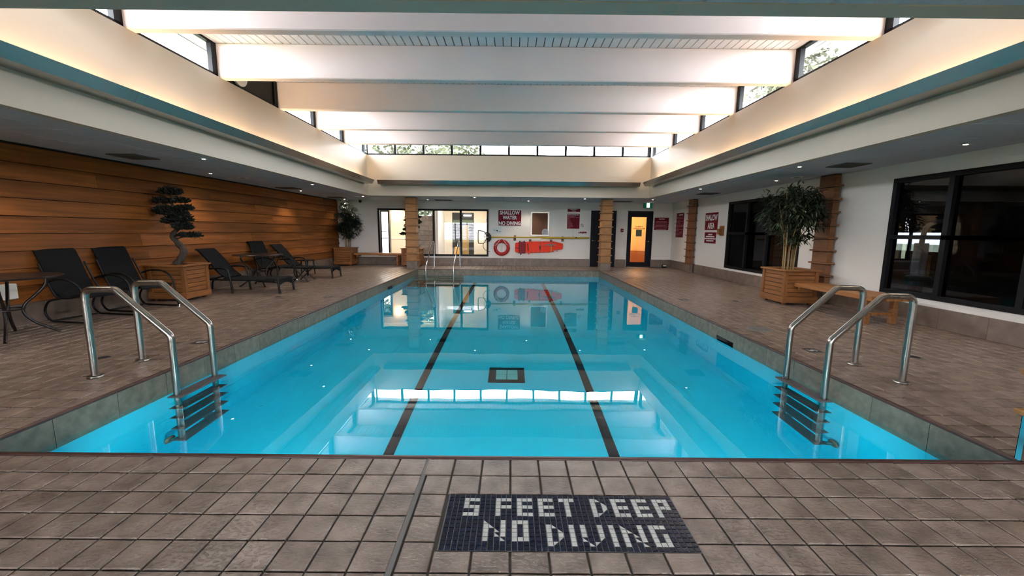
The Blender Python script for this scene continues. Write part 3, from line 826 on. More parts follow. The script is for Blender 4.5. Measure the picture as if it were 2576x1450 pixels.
# ================================================================== OUTSIDE
struct(MB().box(-90, XL-.4, -60, 110, -.9, -.7).box(11.7, 90, -60, 110, -.9, -.7).box(XL-.4, 11.7, 18.8, 110, -.9, -.7).box(XL-.4, 11.7, -60, YN-.4, -.9, -.7).build('ground', 'lawn'), 'grass outside')
def house(loc, rz, wx, wy, hz, roof, label, rows, cols):
    t = empty('exterior_house', loc, rz, label, 'building')
    MB().box(-wx/2, wx/2, -wy/2, wy/2, 0, hz).build('walls', 'siding', t)
    o_ = .5
    MB().add([(-wx/2-o_, -wy/2-o_, hz), (wx/2+o_, -wy/2-o_, hz), (wx/2+o_, wy/2+o_, hz), (-wx/2-o_, wy/2+o_, hz), (-wx/2+wy/2, 0, hz+roof), (wx/2-wy/2, 0, hz+roof)],
             [(3,2,1,0),(0,1,5,4),(1,2,5),(2,3,4,5),(3,0,4)]).build('roof', 'far_roof', t)
    for r in range(rows):
        for c in range(cols):
            x = -wx/2 + (c+.5)*wx/cols; z = 1.2 + r*(hz-1)/rows
            f = MB().box(x-.7, x+.7, -wy/2-.06, -wy/2-.001, z, z+1.5).build('window', 'hall_white', t)
            MB().box(x-.6, x+.6, -wy/2-.075, -wy/2-.0605, z+.1, z+1.4).build('pane', 'far_window', f)
    for k in range(int(hz/.6)):
        MB().box(-wx/2-.001, wx/2+.001, -wy/2-.02, -wy/2-.0005, k*.6+.5, k*.6+.53).build('siding_line', 'far_roof', t)
    return t
house((-27, 17, -.7), 1.25, 16, 9, 9.2, 2.2, 'pale house with hipped roof seen through the left clerestory', 3, 5)
house((-9, 52, -.7), 0, 22, 10, 10.4, 2.5, 'long pale house seen through the far clerestory, left', 3, 7)
house((17, 54, -.7), 0, 18, 10, 10.2, 2.5, 'long pale house seen through the far clerestory, right', 3, 6)
def leaf_cloud(m, c, r, n, size, rg):
    for _ in range(n):
        while True:
            p = Vector((rg.uniform(-1, 1), rg.uniform(-1, 1), rg.uniform(-1, 1)))
            if .25 < p.length < 1: break
        q = Vector((c[0]+p.x*r[0], c[1]+p.y*r[1], c[2]+p.z*r[2]))
        u = Vector((rg.uniform(-1, 1), rg.uniform(-1, 1), rg.uniform(-.6, .6))).normalized()
        v = u.orthogonal().normalized(); v.rotate(Matrix.Rotation(rg.uniform(0, 6.28), 3, u))
        s = size*rg.uniform(.6, 1.3)
        m.add([q, q+u*s*.5+v*s*.28, q+u*s, q+u*s*.5-v*s*.28], [(0,1,2,3)])
def outdoor_tree(loc, h, r, label, m1, seed):
    rg = random.Random(seed)
    t = empty('exterior_tree', loc, 0, label, 'tree', 'trees outside the clerestory')
    b = MB().tube(bez([(0,0,0), (.1,0,h*.3), (-.1,.1,h*.6), (0,0,h*.9)], 4), [.22 - .2*k/12 for k in range(13)], 8)
    for k in range(9):
        a = rg.uniform(0, 6.28); z = h*rg.uniform(.35, .8); l = r*rg.uniform(.5, .95)
        b.tube([(0, 0, z), (l*.5*math.cos(a), l*.5*math.sin(a), z+.5), (l*math.cos(a), l*math.sin(a), z+1.1)], [.08, .05, .02], 6)
    b.build('trunk', 'outdoor_bark', t, .8)
    f = MB()
    for k in range(16):
        a = rg.uniform(0, 6.28); d = r*rg.uniform(.1, .8)
        leaf_cloud(f, (d*math.cos(a), d*math.sin(a), h*rg.uniform(.5, 1.0)), (r*.38, r*.38, h*.12), 260, .36, rg)
    f.build('foliage', m1, t, normals=False)
outdoor_tree((13.5, 8.5, -.7), 9.5, 3.2, 'green leafy tree outside the right clerestory, nearest the camera', 'outdoor_leaf', 1)
outdoor_tree((17.5, 14.5, -.7), 10.0, 3.2, 'reddish leafy tree outside the right clerestory', 'outdoor_leaf_red', 2)
outdoor_tree((14.0, 20.5, -.7), 10.0, 3.4, 'green leafy tree outside the right clerestory, farthest from the camera', 'outdoor_leaf', 3)
outdoor_tree((-3.5, 33.0, -.7), 9.2, 3.4, 'green leafy tree outside the far clerestory', 'outdoor_leaf', 4)
outdoor_tree((-6.4, 24.5, -.7), 7.0, 2.2, 'leafy tree outside the hallway door', 'outdoor_leaf', 5)

struct(MB().box(2.75, 3.98, YF+.16, YF+.26, -.3, 2.4).build('wall_light_stop', 'gym_dark'))  # unseen panel added behind the solid door against light leaking beneath it
# ================================================================== COLUMNS
def column(x0, x1, y0, y1, label, guard=None, wood='column_wood'):
    cx, cy_ = (x0+x1)/2, (y0+y1)/2; hx, hy = (x1-x0)/2, (y1-y0)/2
    t = empty('column', (cx, cy_, 0), 0, label, 'column')
    MB().box(-hx+.012, hx-.012, -hy+.012, hy-.012, .004, ZC-.001).build('core', 'black_louver', t)  # black core shows under each batten, standing in for its shadow line
    MB().bbox(-hx+.002, hx-.002, -hy+.002, hy-.002, .003, .273, .004).build('tile_base', 'base_tile', t)
    z, k = .275, 0
    while z < ZC - .05:
        e = min(z + .2355, ZC - .003) - .010
        MB().bbox(-hx+.010, hx-.010, -hy+.010, hy-.010, z+.03, e, .003).build('cladding_board', wood, t)
        MB().bbox(-hx-.028, hx+.028, -hy-.028, hy+.028, z, z+.03, .004).build('batten', wood, t)
        z += .2355
    if guard:
        gx, gy = guard; sx, sy = (1 if gx > 0 else -1), (1 if gy > 0 else -1)
        px, py = gx*hx, gy*hy
        a = [sorted((px - sx*.028, px + sx*.003)), sorted((py - sy*.0, py + sy*.003))]
        b = [sorted((px - sx*.0, px + sx*.003)), sorted((py - sy*.028, py + sy*.003))]
        m = MB()
        for q in (a, b): m.box(q[0][0], q[0][1], q[1][0], q[1][1], .002, .27)
        m.build('corner_guard', 'chrome', t)
    return t
CW = .355
column(PX0-.005-CW, PX0-.005, PY1-.07, PY1-.07+CW, 'wood clad column with battens at the far left pool corner', (1, -1))
column(PX1+.005, PX1+.005+CW, PY1-.07, PY1-.07+CW, 'wood clad column with battens at the far right pool corner', (-1, -1))
column(PX1+.005, PX1+.005+CW, PY0+.02-CW, PY0+.02, 'column at the near right pool corner, only its base edge in view', (-1, 1))
column(XR-.165, XR-.050, 13.36, 13.76, 'wood clad pilaster on the right wall between the red signs', None, 'pilaster_wood_shaded')
column(XR-.165, XR-.050, 7.56, 7.96, 'wood clad pilaster on the right wall behind the planter', None, 'pilaster_wood_shaded')

# ================================================================== POOL LADDERS, HANDRAILS
def fillet(pts, r, n=5):
    P = [Vector(p) for p in pts]; out = [P[0]]
    for a, b, c in zip(P, P[1:], P[2:]):
        u, v = (a-b).normalized(), (c-b).normalized()
        d = min(r / max(.2, math.tan(max(.2, u.angle(v))/2)), (a-b).length*.45, (c-b).length*.45)
        p0, p2 = b+u*d, b+v*d
        for k in range(n+1):
            t = k/n; out.append(p0*(1-t)**2 + b*2*t*(1-t) + p2*t*t)
    out.append(P[-1]); return out
def ladder(xd, xp, ys, s, label):
    """deck flanges at xd, pool-side posts at xp, rails at ys; s = +1 when the deck lies to +X"""
    yc = sum(ys)/2
    t = empty('pool_ladder', (xd, yc, 0), 0, label, 'pool ladder')
    for y in ys:
        q = [(0, .002), (0, .775), (xd-.265*s - xd, .78), (xp - xd, .375), (xp - xd, -1.14), (xp + s*.14 - xd, -1.17)]
        path = fillet([(x, y-yc, z) for x, z in q], .075)
        r = MB().tube(path, .0275, 14).build('rail', 'steel', t, .8)
        MB().lathe([(.052, .001), (.058, .004), (.054, .014), (.028, .02)], c=(0, y-yc, 0), n=24).build('flange', 'steel', r, .6)
        MB().lathe([(.05, 0), (.06, .012), (.045, .03)], c=(xp + s*.125 - xd, y-yc, -1.17), n=18, axis='x').build('bumper', 'pool_step_tile', r, .6)
    for k in range(5):
        z = -.155 - .237*k
        m = MB().bbox(xp-xd-.045*1-.03*(s > 0), xp-xd+.045+.03*(s < 0), ys[0]-yc-.055, ys[1]-yc+.055, z-.014, z, .004)
        m.build('tread', 'tread_grey', t)
    return t
ladder(3.478, 2.80, (3.476, 3.983), 1, 'stainless pool ladder on the right side of the pool')
ladder(-3.635, -2.935, (3.44, 3.90), -1, 'stainless pool ladder on the left side of the pool')
def handrail(x, y, label):
    t = empty('handrail', (x, y, 0), 0, label, 'handrail')
    path = fillet([(0, 0, .002), (0, 0, .91), (-.02, -.14, .93), (-.07, -1.1, .16), (-.07, -1.12, -.62)], .07)
    MB().tube(path, .020, 12).build('rail', 'chrome', t, .8)
    MB().lathe([(.045, .001), (.05, .004), (.02, .016)], n=20).build('flange', 'chrome', t, .6)
handrail(-2.67, 14.13, 'chrome handrail at the pool steps, nearer the wooden column')
handrail(-1.79, 14.18, 'chrome handrail at the pool steps, nearer the life ring')

# ================================================================== DECK MARKERS
def mosaic():
    nc, nr = 43, 14
    rows = [['.']*nc for _ in range(nr)]
    def put(c, r, glyph):
        for j, line in enumerate(glyph):
            for i, ch in enumerate(line):
                if ch != '.': rows[r+j][c+i] = ch
    g5 = ['###', '#..', '###', '..#', '###']; gF = ['###', '#..', '###', '#..', '#..']; gE = ['###', '#..', '###', '#..', '###']
    gT = ['###', '.#.', '.#.', '.#.', '.#.']; gD = ['#\\.', '#.\\', '#.#', '#./', '#/.']; gP = ['###', '#.#', '###', '#..', '#..']
    gN = ['\\..#', '#\\.#', '#.\\#', '#.\\#', '#..\\']; gO = ['###', '#.#', '#.#', '#.#', '###']; gI = ['#']*5
    gV = ['#..#', '#..#', '#..#', '\\../', '.\\/.']; gG = ['###', '#..', '#.#', '#.#', '###']
    for c, g in ((3, g5), (9, gF), (13, gE), (17, gE), (21, gT), (27, gD), (31, gE), (35, gE), (39, gP)): put(c, 1, g)
    for c, g in ((7, gN), (12, gO)): put(c, 7, g)
    for c, g in ((18, gD), (22, gI), (24, gV), (29, gI), (31, gN), (36, gG)): put(c, 8, g)
    x0, x1, y0, y1 = -.292, .795, 1.513, 1.873
    pw, ph = (x1-x0)/nc, (y1-y0)/nr
    t = empty('depth_mosaic', ((x0+x1)/2, (y0+y1)/2, 0), 0, 'navy and white mosaic reading 5 FEET DEEP NO DIVING in the near deck', 'floor marker')
    cx, cy_ = (x0+x1)/2, (y0+y1)/2
    MB().box(x0-cx-.004, x1-cx+.004, y0-cy_, y1-cy_, -.0075, -.003).build('grout_bed', 'mosaic_grout', t)
    hx, hy = pw/2-.0019, ph/2-.0019
    full = {c: MB().bbox(-hx, hx, -hy, hy, -.004, 0, .001).mesh('mosaic_tile', c) for c in ('mosaic_navy', 'mosaic_white')}
    def tri(pts, c): return MB().prism(pts, -.004, 0, lambda a, b, z: (a, b, z)).mesh('mosaic_half_tile', c)
    LL, UR = [(-hx, -hy), (hx-.002, -hy), (-hx, hy-.002)], [(hx, hy), (-hx+.002, hy), (hx, -hy+.002)]
    LR, UL = [(hx, -hy), (hx, hy-.002), (-hx+.002, -hy)], [(-hx, hy), (-hx, -hy+.002), (hx-.002, hy)]
    half = {'\\': (tri(LL, 'mosaic_white'), tri(UR, 'mosaic_navy')), '/': (tri(UL, 'mosaic_white'), tri(LR, 'mosaic_navy'))}
    rest, nd = MB(), 0
    for j in range(nr):
        for i in range(nc):
            p = (x0-cx+(i+.5)*pw, y1-cy_-(j+.5)*ph, rng.uniform(-.0006, .0004)); ch = rows[j][i]
            if ch == '#': link('mosaic_tile', full['mosaic_white'], t, p)
            elif ch in half:
                for me in half[ch]: link('mosaic_half_tile', me, t, p)
            elif j >= 6 or (j < 6 and i % 3 == 1):
                nd += 1
                if nd <= 240: link('mosaic_tile', full['mosaic_navy'], t, p); 
                else: rest.bbox(p[0]-hx, p[0]+hx, p[1]-hy, p[1]+hy, -.004, p[2], .001)
            else: rest.bbox(p[0]-hx, p[0]+hx, p[1]-hy, p[1]+hy, -.004, p[2], .001)
    tag(rest.build('mosaic_field', 'mosaic_navy', t), 'remaining navy mosaic tiles', kind='stuff')
mosaic()
def marker(x, y, label, digit='5', rz=0.0, w=.152):
    t = empty('depth_marker', (x, y, 0), rz, label, 'floor marker')
    MB().bbox(-w/2, w/2, -w/2, w/2, -.006, .0016, .001).build('tile', 'marker_dark', t)
    if digit: text(digit, .075, .10, 'mosaic_white', t, (0, 0, .0022), (0, 0, 0), name='numeral', bold=.03, depth=.001)
    else: MB().bbox(-.022, .022, -.04, .04, .0017, .0026, .0003).build('worn_mark', 'mosaic_white', t)
marker(-3.565, 4.575, 'dark depth tile with white numeral 5 beside the left ladder', rz=-math.pi/2)
marker(3.40, 4.46, 'dark depth tile with white numeral 5 beside the right ladder', rz=math.pi/2)
marker(-3.56, 7.85, 'dark depth tile with a worn white mark on the left deck beyond the ladder', '', -math.pi/2)
marker(3.39, 7.90, 'dark depth tile with a worn white mark on the right deck level with the planter', '', math.pi/2)
marker(3.41, 11.6, 'dark depth tile with worn mark on the far right deck by the far dark window', '', math.pi/2)
t = empty('marker_strip', (.30, 14.14, 0), 0, 'broken strip of small dark tiles in the deck at the far pool end', 'floor marker')
x = -.515
while x < .5:
    l = rng.uniform(.025, .075); MB().box(x, min(x + l, .515), -.05, .05, .0005, .002).build('dark_tile', 'marker_dark', t); x += l + rng.choice([.012, .012, .05])
def floor_drain(x, y, r, label, m='vent_grey'):
    t = empty('floor_drain', (x, y, 0), 0, label, 'drain')
    MB().lathe([(r, -.004), (r, .002), (r-.008, .004)], n=28).build('cover', m, t, .5)
    for k in range(-3, 4):
        h = math.sqrt(max(.0004, (r*.8)**2 - (k*r*.22)**2)); MB().box(k*r*.22-.003, k*r*.22+.003, -h, h, .0041, .0048).build('slot', 'ink_black', t)
floor_drain(3.415, 5.47, .165, 'large round grey drain cover on the right deck beside the skimmer', 'grey_plastic')
floor_drain(4.345, 4.245, .055, 'small black floor drain right of the right ladder', 'marker_dark')
floor_drain(4.345, 7.80, .055, 'small floor drain in front of the right planter', 'marker_dark')
floor_drain(-4.50, 7.80, .055, 'small floor drain in front of the near sun lounger', 'marker_dark')
floor_drain(-4.10, 3.98, .055, 'small floor drain left of the left ladder', 'marker_dark')

# ================================================================== PLANTERS AND PLANTS
def planter_parts(t, wx, wy, h=.655):
    hx, hy, z0, z1 = wx/2, wy/2, .05, h-.03
    for sx in (-1, 1):
        for sy in (-1, 1):
            MB().bbox(*sorted((sx*(hx-.075), sx*(hx-.012))), *sorted((sy*(hy-.075), sy*(hy-.012))), z0, z1, .003).build('corner_post', 'cedar_post', t)
            MB().box(*sorted((sx*(hx-.11), sx*(hx-.06))), *sorted((sy*(hy-.11), sy*(hy-.06))), .003, z0).build('foot', 'cedar_post', t)
    n = 6; st = (z1 - z0 - .11) / n
    for s in (-1, 1):
        for k in range(n):
            a, b = z0+.11+k*st+.004, z0+.11+(k+1)*st-.004
            MB().bbox(-hx+.076, hx-.076, *sorted((s*(hy-.045), s*(hy-.030))), a, b, .003).build('slat', 'cedar_slat', t)
            MB().bbox(*sorted((s*(hx-.045), s*(hx-.030))), -hy+.076, hy-.076, a, b, .003).build('slat', 'cedar_slat', t)
        MB().bbox(-hx+.0, hx-.0, *sorted((s*(hy-.011), s*(hy))), z0, z0+.11, .003).build('bottom_rail', 'cedar_slat', t)
        MB().bbox(*sorted((s*(hx-.011), s*(hx))), -hy+.012, hy-.012, z0, z0+.11, .003).build('bottom_rail', 'cedar_slat', t)
        MB().bbox(-hx-.02, hx+.02, *sorted((s*(hy-.07), s*(hy+.02))), z1, h, .004).build('top_cap', 'cedar_slat', t)
        MB().bbox(*sorted((s*(hx-.07), s*(hx+.02))), -hy+.072, hy-.072, z1, h, .004).build('top_cap', 'cedar_slat', t)
    MB().box(-hx+.05, hx-.05, -hy+.05, hy-.05, z0+.02, h-.06).build('soil', 'soil', t)
def planter(loc, wx, wy, label):
    t = empty('planter', loc, 0, label, 'planter'); planter_parts(t, wx, wy); return t
planter((5.275, 7.70, 0), .64, .70, 'cedar planter box on the right deck holding the large bamboo')
planter((-6.095, 7.46, 0), .68, .62, 'cedar planter box by the cedar wall holding the bonsai tree')
planter((-6.09, 15.06, 0), .66, .66, 'cedar planter box in the far left corner')
planter((-3.63, 15.06, 0), .70, .66, 'cedar planter box standing behind the far left column')

def leaf(m, p, d, length, width, droop, rg):
    """one bent leaf blade of four quads"""
    d = d.normalized(); side = d.cross(Vector((0, 0, 1)))
    side = side.normalized() if side.length > .01 else Vector((1, 0, 0))
    side = (side + Vector((0, 0, rg.uniform(-.5, .5)))).normalized()
    pts, q, dd = [], p.copy(), d.copy()
    ws = (.25, 1.0, .75, .05)
    for k, wk in enumerate(ws):
        pts += [q - side*width*wk/2, q + side*width*wk/2]
        dd = (dd + Vector((0, 0, -droop))).normalized(); q = q + dd*length/3
    m.add(pts, [(0,1,3,2), (2,3,5,4), (4,5,7,6)])
def bamboo(loc, base_z, canes, top, rx, ry, z_lo, n, label, leafm, seed, lean=0.0, ls=1.0, lim=(-9, 9, -9, 9)):
    rg = random.Random(seed)
    t = empty('bamboo_plant', loc, 0, label, 'plant')
    f = MB(); tips = []
    for k in range(canes):
        a = 2*math.pi*k/canes + rg.uniform(-.3, .3); r0 = rg.uniform(.04, .14)
        bx, by = r0*math.cos(a), r0*math.sin(a)
        h = rg.uniform(.55, .95)*(top-base_z)
        ex, ey = bx + rg.uniform(.05, .8)*rx*.6*math.cos(a), by + rg.uniform(.05, .8)*ry*.6*math.sin(a)
        path = bez([(bx, by, base_z-.027), (bx*1.2, by*1.2, base_z+h*.4), ((bx+ex)/2, (by+ey)/2, base_z+h*.7), (ex+lean, ey, base_z+h)], 4)
        MB().tube(path, [.0115-.008*i/(len(path)-1) for i in range(len(path))], 7).build('cane', 'cane', t, .8)
        tips += path[5:]
    sub = []
    for k in range(64):
        p = rg.choice(tips)
        for _ in range(300):
            u = Vector((rg.gauss(0, 1), rg.gauss(0, 1), rg.gauss(0, .8))); u.normalize()
            q = Vector((lean*.6 + u.x*rx*rg.uniform(.3, .92), u.y*ry*rg.uniform(.3, .92), (z_lo+top)/2 + .06 + u.z*(top-z_lo)/2*rg.uniform(.3, .95)))
            k_ = 1 - max(0, (z_lo+.4-q.z))*1.2
            q.x *= max(.25, k_); q.y *= max(.25, k_)
            if q.z > z_lo and lim[0]+.1 < q.x < lim[1]-.1 and lim[2]+.1 < q.y < lim[3]-.1: break
        sub.append(q)
        f.tube([p, (p+q)/2 + Vector((0, 0, .05)), q], [.003, .0025, .0015], 4)
    for k in range(n):
        q = rg.choice(sub); c = q + Vector((rg.gauss(0, .055), rg.gauss(0, .055), rg.gauss(0, .045)))
        d = (c - Vector((lean*.5, 0, c.z - .10))) + Vector((rg.gauss(0, .35), rg.gauss(0, .35), rg.uniform(-.15, .35)))
        e = c + d.normalized()*.15*ls
        if not (lim[0] < min(c.x, e.x) and max(c.x, e.x) < lim[1] and lim[2] < min(c.y, e.y) and max(c.y, e.y) < lim[3]): continue
        leaf(f, c, d, rg.uniform(.09, .15)*ls, rg.uniform(.018, .028)*ls, rg.uniform(.25, .6), rg)
    f.build('foliage', leafm, t, normals=False)
bamboo((5.22, 7.72, 0), .625, 11, 2.28, .66, .58, .98, 3000, 'large leafy bamboo with golden canes in the right planter', 'leaf_green', 11, ls=1.25, lim=(-.9, .55, -.7, .7))
bamboo((-6.02, 15.06, 0), .625, 8, 2.27, .56, .42, .72, 3200, 'tall dark bamboo with pale canes in the far left corner planter', 'leaf_dark', 12, ls=1.15, lim=(-.37, .9, -.9, .34))

def pad(m, c, r, n, rg, size=.05):
    for _ in range(n):
        u = Vector((rg.gauss(0, 1), rg.gauss(0, 1), rg.gauss(0, 1))).normalized()*rg.uniform(.5, 1)
        q = Vector((c[0]+u.x*r[0], c[1]+u.y*r[1], c[2]+u.z*r[2]*(1 if u.z > 0 else .55)))
        d = Vector((u.x + rg.gauss(0, .4), u.y + rg.gauss(0, .4), .35 + rg.uniform(-.2, .6))).normalized()
        s = size*rg.uniform(.6, 1.3); v = d.orthogonal().normalized(); v.rotate(Matrix.Rotation(rg.uniform(0, 6.28), 3, d))
        m.add([q, q+d*s*.5+v*s*.3, q+d*s, q+d*s*.5-v*s*.3], [(0,1,2,3)])
def bonsai(loc, label, seed, mirror=1):
    """loc: planter soil point; heights below are above the deck"""
    rg = random.Random(seed)
    t = empty('bonsai_tree', loc, 0, label, 'plant'); t.scale = (1, 1, .965)
    X = lambda x: x*mirror
    tr = bez([(X(-.01), 0, .625), (X(-.01), 0, .68), (X(.06), 0, .76), (X(.125), .01, .91), (X(.05), .02, 1.03), (X(-.06), .02, 1.19), (X(0), .01, 1.28), (X(.10), 0, 1.40), (X(.09), 0, 1.55), (X(.02), 0, 1.75), (X(.0), 0, 1.98)], 4)
    n = len(tr)
    b = MB().tube(tr, [.072*(1-.78*(i/(n-1))**1.1)*(1+.10*math.sin(i*1.7)) for i in range(n)], 10)
    def br(a, c, r=.016): b.tube(bez([a, ((Vector(a)+Vector(c))/2 + Vector((0, 0, .03))), c], 3), [r, r*.85, r*.75, r*.6, r*.45, r*.3, r*.2][:7], 6)
    br((X(-.02), .02, 1.14), (X(.36), -.02, 1.16)); br((X(.36), -.02, 1.16), (X(.53), -.04, 1.13), .008)
    for c in ((X(-.18), 0, 1.62), (X(-.10), .05, 1.50), (X(.24), -.03, 1.38), (X(.22), .04, 1.70), (X(-.15), 0, 1.84)): br((X(.05), 0, c[2]-.10), c, .014)
    b.build('trunk', 'bark', t, .8)
    f = MB()
    for c, r, k in (((.0, 0, 2.0), (.155, .13, .085), 520), ((-.15, 0, 1.83), (.14, .12, .07), 330), ((.14, .02, 1.84), (.12, .11, .06), 280),
                    ((-.09, 0, 1.64), (.19, .16, .10), 760), ((.20, .02, 1.71), (.13, .11, .055), 280), ((.10, -.02, 1.60), (.15, .14, .09), 480),
                    ((.17, 0, 1.50), (.15, .13, .075), 420), ((-.04, .05, 1.46), (.15, .13, .085), 480), ((.19, -.03, 1.36), (.14, .12, .085), 440),
                    ((.20, -.01, 1.20), (.12, .09, .05), 260), ((.34, -.02, 1.20), (.12, .09, .05), 260)):
        pad(f, (X(c[0]), c[1], c[2]), [q*1.12 for q in r], int(k*1.4), rg)
    f.build('foliage', 'needle_green', t, normals=False)
bonsai((-6.13, 7.50, 0), 'dark bonsai with twisted trunk in the planter by the cedar wall', 21)
bonsai((-3.60, 15.06, 0), 'dark bonsai mostly hidden behind the far left column', 22, -1)

# ================================================================== BENCHES
def bench(loc, rz, length, depth, label, zt=.43):
    t = empty('bench', loc, rz, label, 'bench')
    n = 5; st = depth/n
    for k in range(n): MB().bbox(-depth/2+k*st+.003, -depth/2+(k+1)*st-.003, 0, length, zt-.07, zt, .004).build('seat_slat', 'bench_wood', t)
    for x in (-depth/2+.045, depth/2-.10):
        MB().bbox(x, x+.07, .12, .19, .002, zt-.071, .004).build('leg', 'bench_wood', t)
    MB().bbox(-depth/2+.116, depth/2-.101, .135, .175, .13, .17, .003).build('stretcher', 'bench_wood', t)
    MB().bbox(-depth/2+.02, depth/2-.02, length-.12, length-.08, zt-.13, zt-.071, .003).build('cross_rail', 'bench_wood', t)
    return t
bench((5.39, 5.72, 0), 0, 1.60, .54, 'wooden slat bench on the right deck running into the planter')
bench((-4.02, 15.10, 0), math.pi/2, 1.72, .40, 'wooden slat bench along the back wall between two planters', .46)

# ================================================================== PATIO FURNITURE
def sheet(profile, w, thick, n=1):
    """ribbon: profile of (x, z), extruded across y"""
    m = MB(); P = [Vector((x, 0, z)) for x, z in profile]; k = len(P)
    top, bot = [], []
    for i in range(k):
        d = (P[min(i+1, k-1)] - P[max(i-1, 0)]).normalized(); nrm = Vector((-d.z, 0, d.x))
        top.append(P[i] + nrm*thick/2); bot.append(P[i] - nrm*thick/2)
    vs = []
    for s in (-1, 1): vs += [Vector((p.x, s*w/2, p.z)) for p in top] + [Vector((p.x, s*w/2, p.z)) for p in bot]
    fs = []
    for i in range(k-1):
        fs += [(i, i+1, 2*k+i+1, 2*k+i), (k+i+1, k+i, 3*k+i, 3*k+i+1), (i+1, i, k+i, k+i+1), (2*k+i, 2*k+i+1, 3*k+i+1, 3*k+i)]
    fs += [(0, 2*k, 3*k, k), (k-1, 2*k-1, 4*k-1, 3*k-1)]
    return m.add(vs, fs)
def lounge_chair(loc, rz, label):
    t = empty('lounge_chair', loc, rz, label, 'chair', 'black sling chairs by the cedar wall')
    prof = [(p.x, p.z) for p in bez([(-.50, 0, .94), (-.47, 0, .985), (-.42, 0, .965), (-.36, 0, .84), (-.27, 0, .62), (-.18, 0, .43), (-.10, 0, .345), (0, 0, .335), (.15, 0, .365), (.30, 0, .40), (.37, 0, .385), (.38, 0, .35)], 4)]
    sheet(prof, .475, .016).build('sling', 'sling_black', t, .6)
    for s in (-1, 1):
        y = s*.285
        MB().tube(bez([(-.33, y*.93, .80), (-.20, y*.95, .52), (-.09, y*.97, .36), (.10, y, .345), (.34, y, .385)], 5), .013, 8).build('side_frame', 'frame_black', t, .8)
        MB().tube(bez([(-.24, y, .545), (-.05, y*1.04, .60), (.15, y*1.06, .595), (.30, y*1.06, .525), (.365, y*1.05, .40), (.37, y*1.05, .20), (.43, y*1.05, .016)], 5), .014, 8).build('armrest', 'frame_black', t, .8)
        MB().tube(bez([(-.02, y, .34), (-.22, y, .29), (-.30, y, .15), (-.22, y, .035), (-.05, y, .02), (.40, y, .02)], 5), .014, 8).build('spring_base', 'frame_black', t, .8)
        MB().lathe([(.016, .0), (.022, .004), (.020, .022), (.012, .04)], c=(.43, y*1.05, .0), n=10).build('foot_glide', 'chrome', t, .7)
    MB().tube([(.30, -.285, .37), (.30, .285, .37)], .011, 8).build('cross_bar', 'frame_black', t)
    MB().tube([(-.20, -.285, .029), (-.20, .285, .029)], .011, 8).build('base_bar', 'frame_black', t)
    return t
lounge_chair((-6.02, 5.72, 0), -.14, 'black sling lounge chair next to the round table at the left edge')
lounge_chair((-6.02, 6.50, 0), -.14, 'black sling lounge chair next to the bonsai planter')
lounge_chair((-5.98, 10.20, 0), -.15, 'black sling chair behind the round table between the two sun loungers')

def chaise(loc, rz, label):
    """x = 0 at the foot end, head towards -x"""
    t = empty('sun_lounger', loc, rz, label, 'sun lounger', 'black sun loungers on the left deck')
    w = .56
    seat = [(p.x, p.z) for p in bez([(0, 0, .272), (-.05, 0, .302), (-.3, 0, .290), (-.7, 0, .285), (-1.08, 0, .30)], 4)]
    sheet(seat, w, .02).build('seat_sling', 'sling_black', t, .6)
    back = [(p.x, p.z) for p in bez([(-1.05, 0, .315), (-1.20, 0, .44), (-1.37, 0, .66), (-1.55, 0, .86), (-1.60, 0, .872)], 4)]
    sheet(back, w-.06, .028).build('back_sling', 'sling_black', t, .6)
    for s in (-1, 1):
        y = s*w/2
        MB().tube(bez([(-.02, y, .285), (-.4, y, .275), (-1.0, y, .275), (-1.45, y, .28), (-1.66, y, .20), (-1.70, y, .012)], 4), .017, 8).build('side_rail', 'frame_black', t, .8)
        MB().tube(bez([(-.005, y, .30), (.012, y, .22), (.02, y, .10), (.03, y, .006)], 4), [.022]*13, 8).build('foot_leg', 'frame_black', t, .8)
        MB().tube(bez([(-1.33, y*.97, .50), (-1.15, y*1.05, .515), (-1.0, y*1.07, .50), (-.955, y*1.07, .44), (-.92, y*1.05, .22), (-.90, y*1.05, .006)], 4), [.019]*21, 8).build('armrest', 'frame_black', t, .8)
    ap = [(-w/2, .295), (-w/2, .16)] + [(-w/2 + .03 + (w-.06)*k/8, .16 + .055*math.sin(math.pi*k/8)) for k in range(9)] + [(w/2, .16), (w/2, .295)]
    MB().prism(ap, -.004, .012, lambda a, b, c: (c, a, b)).build('foot_apron', 'sling_black', t)
    MB().tube([(-1.45, 0, .69), (-1.62, 0, .30)], .010, 6).build('back_prop', 'frame_black', t)
    MB().tube([(-1.62, -w/2, .25), (-1.62, w/2, .25)], .011, 8).build('cross_bar', 'frame_black', t)
    return t
chaise((-4.70, 8.43, 0), .02, 'black sun lounger with raised back in front of the bonsai planter')
chaise((-4.80, 11.12, 0), .02, 'black sun lounger with raised back farther along the cedar wall')

def round_table(loc, label, r=.5):
    t = empty('round_table', loc, 0, label, 'table', 'round patio tables')
    MB().lathe([(r-.02, .700), (r, .704), (r+.004, .714), (r-.004, .724), (r-.03, .726)], n=48).build('table_top', 'table_slate', t, .5)
    for k in range(4):
        a = math.pi/4 + k*math.pi/2; c, s = math.cos(a), math.sin(a)
        P = [(.34, .698), (.33, .60), (.24, .48), (.15, .38), (.13, .28), (.20, .16), (.34, .05), (.40, .004)]
        MB().tube(bez([(x*c, x*s, z) for x, z in P], 4), .016, 8).build('leg', 'frame_bronze', t, .8)
    MB().tube([(.145*math.cos(2*math.pi*k/20), .145*math.sin(2*math.pi*k/20), .33) for k in range(20)], .009, 6, closed=True).build('ring', 'frame_bronze', t, .8)
    return t
round_table((-5.93, 4.72, 0), 'round dark patio table cut off by the left picture edge')
round_table((-5.80, 9.36, 0), 'round dark patio table between the two sun loungers')
